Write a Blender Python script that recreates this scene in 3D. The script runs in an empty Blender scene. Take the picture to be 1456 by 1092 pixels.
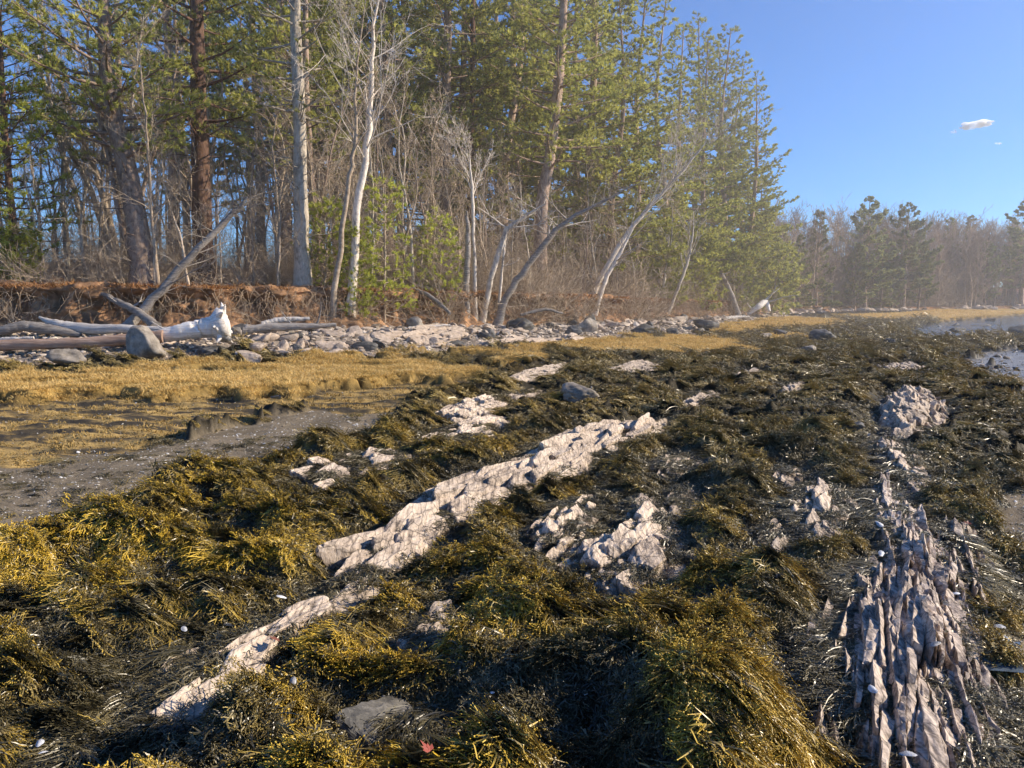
import bpy, math, random
import numpy as np
C = bpy.context.scene.collection
F = 1079.5; PITCH = math.radians(6.2); CAMZ = 1.7
R = math.radians
# ------------------------------------------------------------------ noise
def _h(ix, iy, s):
    h = (ix.astype(np.int64) * 374761393 + iy.astype(np.int64) * 668265263 + s * 1442695041) & 0xFFFFFFFF
    h = ((h ^ (h >> 13)) * 1274126177) & 0xFFFFFFFF
    h = ((h ^ (h >> 16)) * 2246822519) & 0xFFFFFFFF
    return (h ^ (h >> 15)) & 0xFFFFFFFF
def h01(ix, iy, s): return _h(ix, iy, s) / 4294967295.0
def noise(x, y, s=0):
    x0 = np.floor(x); y0 = np.floor(y); fx = x - x0; fy = y - y0
    ux = fx*fx*fx*(fx*(fx*6-15)+10); uy = fy*fy*fy*(fy*(fy*6-15)+10)
    def g(i, j):
        a = h01(x0+i, y0+j, s) * 2*math.pi
        return np.cos(a)*(fx-i) + np.sin(a)*(fy-j)
    a = g(0,0); b = g(1,0); c = g(0,1); d = g(1,1)
    return 1.5*((a*(1-ux)+b*ux)*(1-uy) + (c*(1-ux)+d*ux)*uy)
def fbm(x, y, s=0, o=4, g=.5):
    t = 0; a = 1
    for i in range(o):
        t = t + a*noise(x, y, s+i*17); x = x*2.03+13.1; y = y*2.03+7.7; a *= g
    return t
def noise3(x, y, z, s=0):
    return (noise(x+3.1*z, y-1.7*z+5, s) + noise(y+2.3*z+9, z*1.4-x*.6, s+5) + noise(z*1.3+4-y*.5, x+.7*z, s+9))/1.8
def sstep(a, b, x):
    t = np.clip((x-a)/(b-a), 0, 1); return t*t*(3-2*t)
def slabs(u, v, cu, cv, s, tilt=.5, jit=.8, ctr=False):
    """anisotropic cells, each a tilted facet: returns facet height, crack distance, cell id"""
    U = u/cu; V = v/cv; U = U + .5*np.floor(V) ; iu = np.floor(U); iv = np.floor(V)
    best = np.full(U.shape, 9.); sec = best.copy(); bh = np.zeros(U.shape); bi = bh.copy(); CU = bh.copy(); CV = bh.copy()
    for i in (-1,0,1):
        for j in (-1,0,1):
            a = iu+i; b = iv+j
            px = a+.5+(h01(a,b,s)-.5)*jit; py = b+.5+(h01(a,b,s+1)-.5)*jit
            du = U-px; dv = V-py
            d = np.maximum(np.abs(du), np.abs(dv))*.6 + .4*np.sqrt(du*du+dv*dv)
            h = h01(a,b,s+2)-.5 + tilt*((h01(a,b,s+3)-.35)*dv*2 + (h01(a,b,s+4)-.5)*du)
            m = d < best
            if ctr: CU = np.where(m, (px-.5*b)*cu, CU) if i > -2 else 0; CV = np.where(m, py*cv, CV)
            sec = np.where(m, best, np.minimum(sec, d)); bh = np.where(m, h, bh); bi = np.where(m, h01(a,b,s+5), bi); best = np.where(m, d, best)
    if ctr: return bh, sec-best, bi, CU, CV
    return bh, sec-best, bi
# ------------------------------------------------------------------ view geometry (used once, to work out where things stand)
cp, sp = math.cos(PITCH), math.sin(PITCH)
def ray(px, py):
    a = (px-728)/F; b = (546-py)/F
    return np.array([a, cp+b*sp, -sp+b*cp])
def G(px, py, z=0.):
    r = ray(px, py); t = (z-CAMZ)/min(r[2], -1e-4); return (r[0]*t, r[1]*t)
def W(px, py, Y):
    r = ray(px, py); t = Y/r[1]; return np.array([r[0]*t, Y, CAMZ+r[2]*t])
def GP(poly, z=0.): return np.array([G(a, b, z) for a, b in poly])
def sdf(x, y, poly, margin=3.):
    """positive inside, metres"""
    out = np.full(x.shape, -margin, dtype=float)
    lo = poly.min(0)-margin; hi = poly.max(0)+margin
    m = (x>lo[0])&(x<hi[0])&(y>lo[1])&(y<hi[1])
    if not m.any(): return out
    X = x[m]; Y = y[m]; best = np.full(X.shape, 1e9); ins = np.zeros(X.shape, bool)
    n = len(poly)
    for i in range(n):
        ax, ay = poly[i]; bx, by = poly[(i+1)%n]
        ex, ey = bx-ax, by-ay; L = ex*ex+ey*ey+1e-12
        t = np.clip(((X-ax)*ex+(Y-ay)*ey)/L, 0, 1)
        dx = X-ax-t*ex; dy = Y-ay-t*ey
        best = np.minimum(best, dx*dx+dy*dy)
        c = ((ay > Y) != (by > Y)) & (X < ex*(Y-ay)/(ey if abs(ey) > 1e-9 else 1e-9)+ax)
        ins ^= c
    d = np.sqrt(best)
    out[m] = np.maximum(np.where(ins, d, -d), -margin)
    return out
# ------------------------------------------------------------------ bank line and terrain
BANK = np.array([(-90,6,.95,1.4),(-40,18,.9,1.35),(-14.8,21.8,.88,1.25),(-10,22.4,.86,1.25),(-6.8,24,.82,1.25),(-2.1,28.6,.72,1.3),(2.3,34,.66,1.3),
    (9,44,.55,1.2),(18.5,60,.48,1.1),(27.6,80,.4,.9),(42,100,.35,.6),(57,110,.35,.5),(84,125,.35,.5),(135,150,.35,.5),(320,200,.35,.5)], float)
def bank(x, y):
    best = np.full(x.shape, 1e18); sg = np.ones(x.shape); zb = np.zeros(x.shape); ht = np.zeros(x.shape)
    for i in range(len(BANK)-1):
        ax, ay, z0, h0 = BANK[i]; bx, by, z1, h1 = BANK[i+1]
        ex, ey = bx-ax, by-ay; L = ex*ex+ey*ey
        t = np.clip(((x-ax)*ex+(y-ay)*ey)/L, 0, 1)
        dx = x-ax-t*ex; dy = y-ay-t*ey; d = dx*dx+dy*dy
        m = d < best
        best = np.where(m, d, best); sg = np.where(m, np.sign(ex*(y-ay)-ey*(x-ax)), sg)
        zb = np.where(m, z0+(z1-z0)*t, zb); ht = np.where(m, h0+(h1-h0)*t, ht)
    return -np.sqrt(best)*sg, zb, ht      # >0 on the shore side, <0 inland
def zbase(x, y):
    d, zb, ht = bank(np.array([x]), np.array([y])); return float(zb[0]*(1-sstep(0, 7.5, np.maximum(d, 0)))[0])
def GB(poly, lift=0.):
    out = []
    for px, py in poly:
        z = .15
        for i in range(14): X, Y = G(px, min(py, 560) if False else py, min(z, 1.2)); z = .5*z+.5*(zbase(X, Y)+lift)
        out.append((X, Y))
    return np.array(out)
SA = R(25)
def uv(x, y): return x*math.sin(SA)+y*math.cos(SA), x*math.cos(SA)-y*math.sin(SA)
def xy(u, v): return u*math.sin(SA)+v*math.cos(SA), u*math.cos(SA)-v*math.sin(SA)
GRASS = [GB([(-400,560),(0,536),(120,527),(250,518),(430,506),(560,499),(640,508),(590,519),(640,523),(705,528),(655,535),(560,541),(470,549),(420,560),(330,556),(240,560),(150,556),(60,564),(-400,588)], .12),
         GB([(560,497),(720,494),(800,486),(900,481),(1000,477),(1050,487),(1066,495),(1050,503),(960,505),(860,503),(790,497),(735,503),(690,510),(640,500),(600,503)], .12),
         GB([(690,512),(740,501),(790,506),(745,516),(705,516)], .1),
         GB([(1012,468),(1060,460),(1120,453),(1190,455),(1215,462),(1160,470),(1060,474),(1020,474)], .1),
         GB([(1060,476),(1140,478),(1165,484),(1100,486)], .1),
         GB([(1190,449),(1300,444),(1456,437.5),(1650,436),(1650,440),(1456,446),(1380,452),(1290,458),(1220,458)], .1)]
ALGAE = [GB([(-400,565),(0,550),(250,546),(430,545),(560,532),(650,526),(720,515),(760,518),(700,545),(620,565),(600,585),(520,590),(420,585),(300,605),(200,635),(80,655),(-400,690)], .02)]
MUD = [GB([(-400,670),(0,655),(100,642),(250,624),(330,603),(440,584),(550,584),(590,600),(560,622),(470,645),(400,668),(330,692),(250,722),(180,760),(90,802),(0,818),(-400,960)], 0.),
       GP([(1385,705),(1456,640),(1700,600),(1700,850),(1456,800),(1405,765)], -.1),
       GP([(1395,905),(1440,850),(1700,800),(1700,1200),(1456,1090),(1410,1010)], -.1)]
WATER = [GP([(1265,474),(1330,458),(1456,446),(1900,444),(1900,520),(1456,492),(1380,487),(1320,492),(1280,482)], -.1),
         GP([(1402,1000),(1425,998),(1436,1015),(1420,1024),(1402,1012)], -.22)]
WETG = [GP([(1340,506),(1400,499),(1456,497),(1900,530),(1900,680),(1456,600),(1405,562),(1355,530)], -.05)]
ROCKS = {}   # filled below: name -> world polygon
def rp(z, *p): return GP(p, z)
ROCK_SPECS = [
 # label, polygon, height above ground, cell sizes (u,v), kind
 ('lower left length of the long pink slate ridge, half buried in rockweed', rp(.22,(182,1008),(210,952),(255,925),(290,890),(330,865),(385,832),(445,828),(445,850),(395,885),(335,905),(300,930),(255,955),(230,995),(205,1015)), .27, (.5,.13)),
 ('broad pink slab ending the long ridge beside the dark hollow, widest and palest', rp(.28,(480,762),(487,800),(525,778),(565,748),(605,718),(640,702),(690,682),(715,660),(700,640),(655,655),(600,690),(550,712),(515,735)), .28, (.62,.2)),
 ('far length of the long slate ridge, broken into parallel pink blades', rp(.24,(585,680),(655,650),(720,640),(760,612),(800,598),(870,588),(940,576),(938,598),(880,618),(845,632),(790,655),(745,668),(690,686),(640,700)), .23, (.7,.14)),
 ('flat pink outcrop crossed by thin cracks, in the middle of the rockweed', rp(.2,(755,722),(800,695),(838,682),(850,700),(815,738),(780,752),(760,745)), .2, (.3,.1)),
 ('lumpy pale outcrop of several knobs, right of the middle of the rockweed', rp(.22,(800,745),(850,735),(885,722),(893,680),(925,682),(940,705),(968,735),(968,770),(915,790),(880,822),(850,815),(845,775),(810,765)), .18, (.3,.15)),
 ('small knobbly pink rock with a white shell at its tip', rp(.2,(575,868),(600,848),(620,825),(636,826),(628,848),(606,880),(582,890)), .15, (.2,.09)),
 ('pale outcrop of cracked slabs behind the long ridge', rp(.15,(606,612),(640,595),(690,583),(720,588),(700,602),(650,618),(612,625)), .16, (.4,.14)),
 ('topmost pale outcrop above the cracked slabs', rp(.14,(612,585),(640,568),(690,556),(718,566),(705,580),(650,590)), .15, (.4,.14)),
 ('low jagged outcrop at the left end of the rockweed slope', rp(.16,(488,640),(520,628),(565,632),(578,645),(550,660),(505,652)), .15, (.3,.12)),
 ('small blocky pink rock standing alone beside the mud', rp(.15,(437,658),(455,648),(470,655),(485,670),(478,688),(440,684)), .22, (.35,.3)),
 ('small bright rock beyond the far end of the long ridge', rp(.12,(972,566),(1000,550),(1018,552),(1008,566),(985,578)), .16, (.5,.14)),
 ('low white-grey rock between the ridge end and the open hollow', rp(.15,(925,645),(965,632),(995,640),(985,655),(945,664)), .13, (.3,.1)),
 ('hump of pale rock rising on the right, above the dark weed slope', rp(.3,(1248,560),(1275,538),(1315,540),(1345,556),(1330,575),(1300,590),(1268,596),(1252,580)), .3, (.4,.14)),
 ('rounded pale knob capping the dark weed slope', rp(.22,(1118,690),(1155,662),(1195,672),(1200,700),(1180,738),(1155,745),(1135,715)), .19, (.42,.12)),
 ('splintery upright slate ridge running down the right side', rp(.28,(1232,665),(1262,650),(1300,700),(1345,745),(1385,850),(1402,960),(1400,1040),(1380,1120),(1290,1120),(1262,1010),(1205,930),(1185,840),(1215,785),(1262,770),(1250,715)), .2, (.34,.042)),
 ('narrow upright sliver of slate left of the splintery ridge', rp(.2,(1140,862),(1182,855),(1186,930),(1172,975),(1150,930)), .15, (.25,.04)),
 ('smooth pink-orange rock at the bottom left corner', rp(.2,(-40,1075),(20,1055),(65,1042),(75,1062),(45,1092),(0,1130),(-50,1150)), .13, (.4,.25)),
 ('small upright pale rock next to the shadowed weed hollow', rp(.18,(950,690),(962,668),(980,672),(984,700),(965,712)), .16, (.35,.1)),
 ('little pink rock stub just below the broad slab', rp(.2,(455,800),(480,790),(494,800),(488,820),(462,822)), .12, (.25,.12)),
 ('thin slate blade with a shell on it, left of the ridge', rp(.18,(228,905),(252,886),(270,882),(270,898),(240,925)), .1, (.3,.08)),
 ('pale rock scrap in the weed nearest the rounded knob', rp(.16,(1188,695),(1210,688),(1216,712),(1200,724)), .14, (.35,.1)),
 ('dark flat slab lying in shadow at the bottom of the weed', rp(.1,(538,1020),(570,1000),(618,1000),(625,1025),(590,1048),(548,1045)), .07, (.5,.3)),
 ('broken row of pale slate showing below the golden grass', rp(.12,(720,532),(760,520),(800,514),(815,520),(770,534),(735,542)), .12, (.5,.16)),
 ('pale slate scraps right of the grass edge', rp(.12,(868,520),(905,508),(940,514),(930,524),(890,530)), .1, (.5,.16)),
 ('low pale slate nearest the lone grey boulder, on its left', rp(.12,(722,556),(760,548),(775,556),(745,566)), .1, (.4,.14)),
 ('cluster of thin slate edges just right of the splintery ridge', rp(.1,(1330,742),(1375,736),(1405,790),(1398,828),(1362,815)), .18, (.35,.05)),
 ('small pale rock stub standing on the dark weed slope', rp(.2,(1082,724),(1094,712),(1107,724),(1104,752),(1087,755)), .16, (.3,.09)),
 ('pair of small pale rocks low in the weed, right of the lumpy outcrop', rp(.18,(980,816),(1022,820),(1018,838),(984,836)), .12, (.3,.1)),
 ('thin pale rock edge breaking through the weed above the golden mats', rp(.18,(1065,764),(1112,766),(1114,784),(1070,782)), .12, (.3,.09)),
 ('pale rock scrap far out in the weed, nearest the golden strip end', rp(.1,(1035,532),(1075,520),(1084,528),(1046,540)), .12, (.5,.14)),
 ('low pale rock in the far weed, between the clear dark boulder and the pale hump', rp(.1,(1108,548),(1140,538),(1150,548),(1116,558)), .12, (.5,.14)),
 ('grey ragged rocks on the far weed flats left of the wet gravel', rp(.1,(1240,520),(1290,512),(1320,520),(1270,532)), .14, (.5,.16)),
 ('craggy weed-hung slate shoulder between the rounded knob and the splintery ridge', rp(.26,(1196,772),(1232,752),(1262,768),(1285,812),(1268,850),(1225,842),(1200,812)), .2, (.35,.07)),
 ('low splintered slate patch left of the splintery ridge near the bottom', rp(.2,(1215,905),(1250,900),(1268,960),(1262,1010),(1232,1000)), .14, (.35,.055)),
 ('broken slate corner at the very bottom beside the splintery ridge', rp(.2,(1215,1040),(1262,1030),(1282,1075),(1275,1110),(1225,1100)), .14, (.35,.06)),
 ('row of ragged slate edges behind the top of the splintery ridge', rp(.24,(1232,612),(1262,600),(1300,622),(1322,660),(1296,668),(1256,640)), .2, (.4,.08)),
 ('pale slate edge nearest the pink stub, in the shadowed weed', rp(.16,(1098,655),(1128,648),(1142,662),(1112,672)), .13, (.4,.1)),
 ('ragged pale slate between two mats of brown weed, above the long ridge', rp(.12,(660,620),(700,608),(716,612),(690,630),(664,634)), .1, (.4,.12)),
]
MOUNDS = [(1040,1010,.33,.30,.26),(1180,760,.8,.7,.12),(900,905,.55,.3,.16),(600,905,.42,.25,.15),(100,790,.7,.45,.22),(240,680,.8,.35,.2),(1100,790,.7,.4,.12),(1060,655,.8,.4,.12),
          (1330,600,1.1,.6,.25),(560,1080,.4,.22,.12),(880,700,.6,.4,.08),(400,1000,.35,.2,.08),(700,880,.5,.25,.08),(430,620,.9,.3,.16),(1240,560,1.3,.7,.14)]
MW = [G(a, b, .2)+(sx, sy, h) for a, b, sx, sy, h in MOUNDS]
def rocknear(x, y):
    m = np.zeros(x.shape)
    for lab, p, h, c in ROCK_SPECS: m = np.maximum(m, sstep(-.42, .0, sdf(x, y, p, .5)))
    return m
def terrain(x, y, want=False):
    x = np.asarray(x, float); y = np.asarray(y, float)
    d, zb, ht = bank(x, y)
    wob = fbm(x*.35, y*.35, 40, 3)
    dd = d + .5*wob
    r = np.hypot(x, y)
    z = zb*(1-sstep(0, 7.5, np.maximum(dd, 0)))
    land = sstep(.3, .8, -dd)
    far = sstep(60, 90, y)
    top = ht*sstep(.5, 1.3, -dd) + far*3.2*sstep(3, 30, -dd) + .03*np.clip(-dd, 0, 25) + .10*fbm(x*.5, y*.5, 3, 3)*land
    z = z + np.where(dd < 0, top, 0)
    u, v = uv(x, y)
    wx = x + .35*fbm(x*1.1, y*1.1, 11, 2)*np.clip(r/8, .5, 3); wy = y + .35*fbm(x*1.1, y*1.1, 12, 2)*np.clip(r/8, .5, 3)
    def zone(polys, w):
        s = np.full(x.shape, -3.)
        for p in polys: s = np.maximum(s, sdf(wx, wy, p))
        return s
    sg = zone(GRASS, 0); sa = zone(ALGAE, 0); sm = zone(MUD, 0); sw = zone(WATER, 0); swg = zone(WETG, 0)
    shore = 1-land
    grass = sstep(0, .12, sg)*shore
    shingle = sstep(0, .3, 5.2+1.2*wob+sstep(0,12,x)*.5-d)*(1-grass)*shore*(r < 75)
    shingle = np.maximum(shingle, sstep(0,.3, 2.-d)*shore*(1-grass))
    water = sstep(-.1, .1, sw)*shore*(1-grass)
    wetg = sstep(0, .2, swg)*(1-water)*shore
    algae = sstep(0, .25, sa)*(1-grass)*(1-shingle)*shore
    mud = sstep(0, .15, sm)*(1-algae)*(1-grass)*shore
    weed = np.clip(1-grass-shingle-water-wetg-algae-mud-land, 0, 1)
    # far out on the right the flats are bare
    ex = .24*np.clip(1-np.abs(fbm(x*.75+2, y*2.0, 21, 3)), 0, 1)**1.6 + .12*fbm(x*1.9, y*3.6, 22, 3) + .075*fbm(x*4.2, y*6.5, 26, 3)
    for mx, my, a, b, h in MW: ex = ex + h*np.exp(-((x-mx)/a)**2-((y-my)/b)**2)
    ex = ex*(1-.92*rocknear(x, y))
    z = z + sstep(.35, 1, weed)*(ex*.85-.02)
    z = z + algae*(.05*fbm(x*1.5, y*3., 31, 4))+ mud*.012*fbm(x*2, y*2, 33, 3)
    hol = sstep(.22, .36, fbm(x*.38+3, y*1.25, 34, 4))*sstep(3., .6, sg)*(x < 3)
    z = z + grass*(.2*sstep(0, .28, sg+.15*fbm(x*1.3, y*2.5, 39, 2))*(1-hol) + .03*fbm(x*1.5, y*1.5, 35, 2))
    z = z + shingle*(.06*fbm(x*1.2, y*1.2, 36, 3)+.035*fbm(x*4, y*4, 37, 2))
    low = sstep(.55, 1.15, v)*(1-sstep(9, 16, r))*.2*shore
    z = z - low - water*(.14+.0*z) - wetg*.03
    z = z + water*.1*np.maximum(0, fbm(x*.5, y*1.1, 38, 4)-.15)
    z = np.where((water < .5) & (land < .5), np.maximum(z, -.11-low*.6), z)
    if not want: return z
    return z, dict(grass=grass, shingle=shingle, water=water, wetg=wetg, algae=algae, mud=mud, weed=weed, land=land, d=d, hol=hol, u=u, v=v, r=r, sg=sg)
ZG = None
def tz(x, y):
    if ZG is not None:
        lth, lr, Z = ZG; a = math.atan2(x, y); r = math.log(max(math.hypot(x, y), 1.21)); i = np.searchsorted(lr, r)-1; j = np.searchsorted(lth, a)-1
        if 0 <= j < len(lth)-1 and 0 <= i < len(lr)-1:
            f = (r-lr[i])/(lr[i+1]-lr[i]); g = (a-lth[j])/(lth[j+1]-lth[j])
            return float((Z[i, j]*(1-g)+Z[i, j+1]*g)*(1-f)+(Z[i+1, j]*(1-g)+Z[i+1, j+1]*g)*f)
    return tz0(x, y)
def tz0(x, y): return float(terrain(np.array([x]), np.array([y]))[0])
def rockmask(x, y, grow=0.):
    m = np.zeros(x.shape)
    wx = x+.03*fbm(x*6, y*6, 71, 3); wy = y+.03*fbm(x*6+9, y*6, 72, 3)
    for lab, p, h, c in ROCK_SPECS: m = np.maximum(m, sstep(-.02-grow, .05-grow, sdf(wx, wy, p, .6)))
    return m
# ------------------------------------------------------------------ mesh builder
class MB:
    def __init__(s): s.v = []; s.t = []; s.q = []; s.a = []; s.n = 0
    def add(s, v, t=None, q=None, a=None):
        v = np.asarray(v, float).reshape(-1, 3)
        if t is not None: s.t.append(np.asarray(t, np.int64).reshape(-1, 3)+s.n)
        if q is not None: s.q.append(np.asarray(q, np.int64).reshape(-1, 4)+s.n)
        s.a.append(np.broadcast_to(np.asarray(0. if a is None else a, float), (len(v),)).copy())
        s.v.append(v); s.n += len(v)
    def mesh(s, name, m=None, smooth=True, attrs=None):
        me = bpy.data.meshes.new(name)
        v = np.concatenate(s.v) if s.v else np.zeros((0, 3))
        t = np.concatenate(s.t) if s.t else np.zeros((0, 3), np.int64)
        q = np.concatenate(s.q) if s.q else np.zeros((0, 4), np.int64)
        fill(me, v, t, q, smooth)
        at = me.attributes.new('tip', 'FLOAT', 'POINT'); at.data.foreach_set('value', np.concatenate(s.a).astype(np.float32))
        if m: me.materials.append(m)
        return me
def fill(me, v, t, q, smooth=True):
    me.vertices.add(len(v)); me.vertices.foreach_set('co', v.astype(np.float32).ravel())
    nl = len(t)*3+len(q)*4; me.loops.add(nl)
    me.loops.foreach_set('vertex_index', np.concatenate([t.ravel(), q.ravel()]).astype(np.int32))
    me.polygons.add(len(t)+len(q))
    st = np.concatenate([np.arange(len(t))*3, len(t)*3+np.arange(len(q))*4]).astype(np.int32)
    me.polygons.foreach_set('loop_start', st)
    me.polygons.foreach_set('use_smooth', np.full(len(t)+len(q), smooth))
    me.update(calc_edges=True); me.validate()
def obj(name, me, parent=None, label=None, cat=None, group=None, kind=None, loc=None):
    o = bpy.data.objects.new(name, me); C.objects.link(o)
    if parent: o.parent = parent
    if label: o['label'] = label
    if cat: o['category'] = cat
    if group: o['group'] = group
    if kind: o['kind'] = kind
    if loc is not None: o.location = [float(a) for a in loc]
    return o
def grid_faces(nr, nc, wrap=False):
    i = np.arange(nr-1)[:, None]; j = np.arange(nc if wrap else nc-1)[None, :]; k = (j+1) % nc
    return np.stack([i*nc+j, i*nc+k, (i+1)*nc+k, (i+1)*nc+j], -1).reshape(-1, 4)
def tube(mb, pts, rad, sides=5, a=0., cap=True, rough=0., rng=None):
    pts = np.asarray(pts, float); n = len(pts); rad = np.broadcast_to(np.asarray(rad, float), (n,))
    T = np.gradient(pts, axis=0); T /= np.linalg.norm(T, axis=1)[:, None]+1e-9
    ref = np.array([0, 0, 1.]) if abs(T[0, 2]) < .8 else np.array([1., 0, 0])
    A = np.cross(T, ref); A /= np.linalg.norm(A, axis=1)[:, None]+1e-9; B = np.cross(T, A)
    th = np.arange(sides)*2*math.pi/sides
    rr = rad[:, None]*np.ones(sides)[None]
    if rough and rng is not None: rr = rr*(1+rough*(rng.random((n, sides))-.5))
    V = pts[:, None, :] + rr[..., None]*(np.cos(th)[None, :, None]*A[:, None, :]+np.sin(th)[None, :, None]*B[:, None, :])
    aa = np.repeat(np.broadcast_to(np.asarray(a, float), (n,)), sides)
    mb.add(V.reshape(-1, 3), q=grid_faces(n, sides, True), a=aa)
    if cap and rad[-1] > .01:
        mb.add(np.vstack([V[-1], pts[-1:]]), t=[(i, (i+1) % sides, sides) for i in range(sides)], a=aa[-1])
        mb.add(np.vstack([V[0], pts[:1]]), t=[((i+1) % sides, i, sides) for i in range(sides)], a=aa[0])
def spline(pts, n):
    """Catmull-Rom resample"""
    P = np.asarray(pts, float); P = np.vstack([2*P[0]-P[1], P, 2*P[-1]-P[-2]]); m = len(P)-3
    t = np.linspace(0, m, n); i = np.minimum(t.astype(int), m-1); f = (t-i)[:, None]
    a, b, c, d = P[i], P[i+1], P[i+2], P[i+3]
    return .5*(2*b+(c-a)*f+(2*a-5*b+4*c-d)*f**2+(3*b-a-3*c+d)*f**3)
# ------------------------------------------------------------------ materials
def mat(name):
    m = bpy.data.materials.new(name); m.use_nodes = True; nt = m.node_tree; nt.nodes.clear()
    return m, nt
class N:
    """tiny node helper"""
    def __init__(s, name):
        s.m, s.nt = mat(name); s.out = s.n('ShaderNodeOutputMaterial')
    def n(s, t, **k):
        x = s.nt.nodes.new(t)
        for a, b in k.items():
            if a.startswith('i_'):
                key = a[2:]; key = int(key) if key.isdigit() else key.replace('_', ' ')
                x.inputs[key].default_value = b
            else: setattr(x, a, b)
        return x
    def l(s, a, b): s.nt.links.new(a, b)
    def noise(s, scale, detail=4, rough=.6, coord=None, dist=0.):
        x = s.n('ShaderNodeTexNoise'); x.inputs['Scale'].default_value = scale; x.inputs['Detail'].default_value = detail
        x.inputs['Roughness'].default_value = rough; x.inputs['Distortion'].default_value = dist
        if coord is not None: s.l(coord, x.inputs['Vector'])
        return x.outputs['Fac']
    def pos(s, sx=1, sy=1, sz=1, obj=False):
        g = s.n('ShaderNodeTexCoord').outputs['Object'] if obj else s.n('ShaderNodeNewGeometry').outputs['Position']
        mp = s.n('ShaderNodeMapping'); s.l(g, mp.inputs['Vector']); mp.inputs['Scale'].default_value = (sx, sy, sz); return mp.outputs['Vector']
    def ramp(s, fac, stops):
        r = s.n('ShaderNodeValToRGB'); e = r.color_ramp.elements
        while len(e) < len(stops): e.new(.5)
        for k, (p, c) in enumerate(stops): e[k].position = p; e[k].color = (*c, 1)
        s.l(fac, r.inputs['Fac']); return r.outputs['Color']
    def mix(s, f, a, b, mode='MIX'):
        x = s.n('ShaderNodeMix', data_type='RGBA', blend_type=mode)
        for i, w in ((0, f), (6, a), (7, b)):
            if hasattr(w, 'links') or hasattr(w, 'is_linked'): s.l(w, x.inputs[i])
            else: x.inputs[i].default_value = w if i == 0 else ((*w, 1) if len(w) == 3 else w)
        return x.outputs[2]
    def math(s, op, a, b=0.):
        x = s.n('ShaderNodeMath', operation=op)
        for i, w in ((0, a), (1, b)):
            if hasattr(w, 'is_linked'): s.l(w, x.inputs[i])
            else: x.inputs[i].default_value = w
        return x.outputs[0]
    def attr(s, name, out='Fac'): return s.n('ShaderNodeAttribute', attribute_name=name).outputs[out]
    def rnd(s): return s.n('ShaderNodeObjectInfo').outputs['Random']
    def bump(s, h, st=.4, d=.02):
        b = s.n('ShaderNodeBump'); b.inputs['Strength'].default_value = st; b.inputs['Distance'].default_value = d
        s.l(h, b.inputs['Height']); return b.outputs['Normal']
    def bsdf(s, col, rough=.8, spec=.3, normal=None, trans=0., tcol=None):
        p = s.n('ShaderNodeBsdfPrincipled')
        if hasattr(col, 'is_linked'): s.l(col, p.inputs['Base Color'])
        else: p.inputs['Base Color'].default_value = (*col, 1)
        if hasattr(rough, 'is_linked'): s.l(rough, p.inputs['Roughness'])
        else: p.inputs['Roughness'].default_value = rough
        p.inputs['Specular IOR Level'].default_value = spec
        if normal is not None: s.l(normal, p.inputs['Normal'])
        o = p.outputs[0]
        if trans:
            t = s.n('ShaderNodeBsdfTranslucent')
            tc = tcol if tcol is not None else col
            if hasattr(tc, 'is_linked'): s.l(tc, t.inputs[0])
            else: t.inputs[0].default_value = (*tc, 1)
            mx = s.n('ShaderNodeMixShader', i_0=trans); s.l(o, mx.inputs[1]); s.l(t.outputs[0], mx.inputs[2]); o = mx.outputs[0]
        s.l(o, s.out.inputs['Surface']); return s.m
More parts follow.
